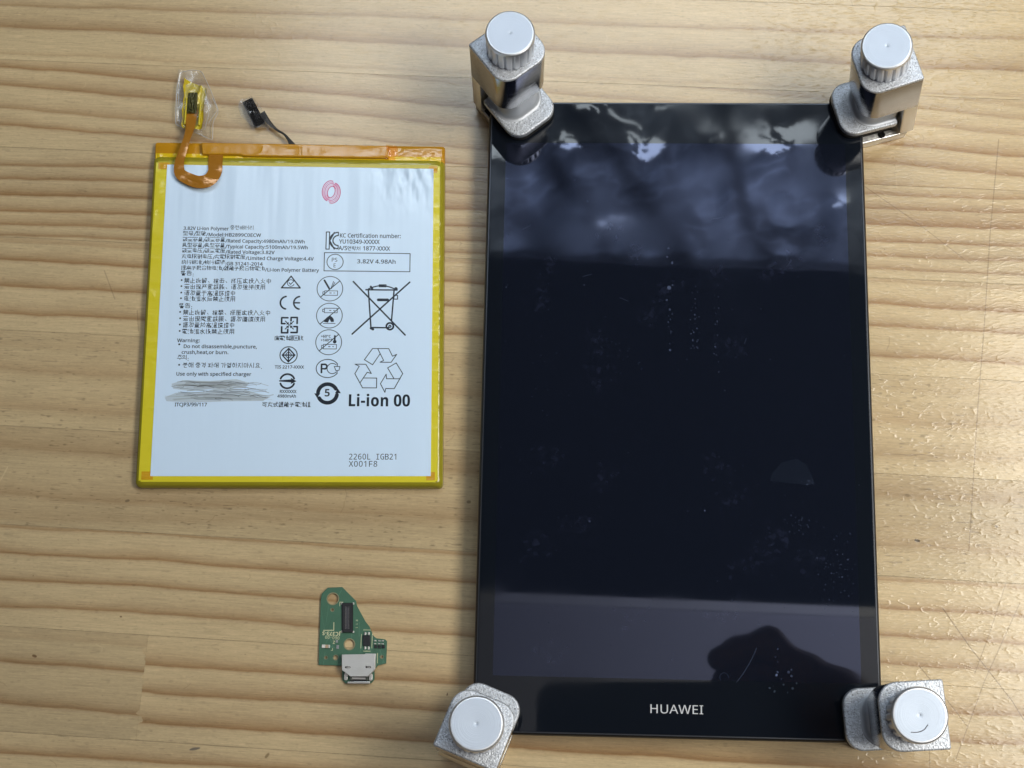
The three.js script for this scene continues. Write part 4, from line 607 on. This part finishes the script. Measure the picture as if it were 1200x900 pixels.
  const layers = dataTexture(768, 512, (i, j) => {
    const u = i / 768, f = 1 - j / 512, fold = (c, w) => Math.exp(-Math.pow((u - c) / w, 2)), wob = (fbm(u * 8, f * 5, 201, 3) - 0.5) * 0.05;
    let v = 0.62 + 0.5 * fbm(u * 14 - f * 3, f * 4, 203, 3);
    v *= 1 - 0.72 * fold(0.515 - 0.19 * f + wob, 0.03) - 0.6 * fold(0.64 - 0.08 * f - wob, 0.022) - 0.45 * fold(0.29 + 0.05 * f + wob, 0.03) - 0.5 * fold(0.42 - 0.2 * f - wob, 0.022) + 0.25 * fold(0.58 - 0.1 * f + wob, 0.02);
    v *= lerp(1, 0.4, smooth(f + (fbm(u * 9, f * 6, 207, 3) - 0.5) * 0.25, 0.5, 0.68)) * (1 + 0.5 * Math.exp(-Math.pow((f - 0.02) / 0.02, 2)) * smooth(noise(u * 60, 1, 209), 0.5, 0.8));
    const crinkle = Math.pow(1 - Math.abs(2 * fbm(u * 26 - f * 9, f * 10 + u * 4, 211, 3) - 1), 8);
    v = clamp(v * (0.8 + 0.75 * crinkle), 0.04, 1); return [v, v, v];
  });
  const film = obj('hanging_film', sheet, new THREE.MeshPhysicalMaterial({ color: new THREE.Color().setRGB(0.8, 0.86, 0.98), map: layers, roughness: 1, transmission: 0.62, thickness: 0, alphaMap: holes, alphaTest: 0.5, side: THREE.DoubleSide }), scene);
  film.userData = { label: 'crumpled translucent plastic film hanging under the skylight', category: 'plastic sheet' };
}
{
  // the phone that takes the picture, just behind its own lens, and the hand that holds it
  const phone = thing('phone', 'dark phone held level above the tablet, mirrored in the lower part of its screen', 'phone');
  const q = new THREE.Quaternion().copy(camera.quaternion);
  phone.quaternion.copy(q); phone.position.copy(camera.position);
  const dark = std([0.06, 0.055, 0.05], 0.5), body = (x0, x1, y0, y1, z0, z1, r) => { const s = new THREE.Shape(roundRect(x0, -y1, x1, -y0, r, 8).map(([x, z]) => new THREE.Vector2(x, -z))); return new THREE.ExtrudeGeometry(s, { depth: z1 - z0, bevelEnabled: false }).translate(0, 0, z0); };
  obj('phone_body', body(-24, 132, -64, 12, 4, 12, 12), dark, phone);
  obj('camera_bump', body(-21, 14, -26, 9.5, 2.5, 3.9, 8), std([0.012, 0.012, 0.015], 0.3), phone);
  for (const [x, y] of [[0, 0], [-9, -16], [3, -15]]) obj('lens', new THREE.CylinderGeometry(5.6, 5.6, 1.2, 28).rotateX(Math.PI / 2).translate(x * 0.9 - 3, y * 0.9 - 1, 3.1 + (x === 0 ? 0.4 : 0)), std([0.004, 0.004, 0.006], 0.15), phone);
  // hand: bones as tapered capsules joined by a smooth minimum
  const V = (x, y, z) => new THREE.Vector3(x, y, z);
  const bones = [
    [V(240, 470, 210), 34, V(158, 470, 130), 27], [V(158, 470, 130), 27, V(128, 474, 98), 30], [V(140, 474, 112), 26, V(112, 478, 78), 18], [V(132, 480, 112), 24, V(118, 486, 96), 18],
    [V(112, 478, 76), 11.5, V(90, 474, 55), 9.5], [V(90, 474, 55), 9.5, V(70, 468, 61), 8.6], [V(70, 468, 61), 8.6, V(58, 464, 66), 7.4],
    [V(108, 484, 84), 11.5, V(84, 486, 66), 9.8], [V(84, 486, 66), 9.8, V(66, 484, 78), 8.8], [V(66, 484, 78), 8.8, V(58, 480, 88), 7.6],
    [V(112, 490, 94), 11, V(88, 494, 84), 9.6], [V(88, 494, 84), 9.6, V(72, 492, 98), 8.6], [V(72, 492, 98), 8.6, V(66, 488, 108), 7.4],
    [V(120, 492, 106), 9.5, V(100, 496, 104), 8.2], [V(100, 496, 104), 8.2, V(88, 494, 116), 7.4], [V(88, 494, 116), 7.4, V(84, 490, 124), 6.6],
    [V(138, 464, 112), 13, V(116, 448, 122), 11], [V(116, 448, 122), 11, V(98, 444, 132), 9.6], [V(98, 444, 132), 9.6, V(80, 446, 138), 8],
  ];
  const N = 84, half = 110, cx = V(150, 470, 120), mc = new MarchingCubes(N, std([0.4, 0.24, 0.17], 0.6), false, false, 400000), P = V(0, 0, 0);
  const ab = V(0, 0, 0), ap = V(0, 0, 0);
  for (let k = 0; k < N; k++) for (let j = 0; j < N; j++) for (let i = 0; i < N; i++) {
    P.set(cx.x + ((i - N / 2) / (N / 2)) * half, cx.y + ((j - N / 2) / (N / 2)) * half, cx.z + ((k - N / 2) / (N / 2)) * half);
    let d = 1e3;
    for (const [a, ra, b, rb] of bones) { ab.subVectors(b, a); ap.subVectors(P, a); const t = clamp(ap.dot(ab) / ab.lengthSq(), 0, 1), e = ap.addScaledVector(ab, -t).length() - lerp(ra, rb, t), m = Math.max(5 - Math.abs(d - e), 0) / 5; d = Math.min(d, e) - m * m * 1.25; }
    mc.field[i + j * N + k * N * N] = -d;
  }
  mc.isolation = 0; mc.update();
  const g = new THREE.BufferGeometry(); g.setAttribute('position', new THREE.BufferAttribute(mc.positionArray.slice(0, mc.count * 3), 3)); g.setAttribute('normal', new THREE.BufferAttribute(mc.normalArray.slice(0, mc.count * 3), 3));
  g.scale(half, half, half).translate(cx.x, cx.y, cx.z);
  const hand = thing('person', 'hand and bare forearm of a person holding the dark phone over the table', 'person');
  obj('hand', g, std([0.4, 0.24, 0.17], 0.6), hand);
}

// ---------------------------------------------------------------- draw
renderer.render(scene, camera);
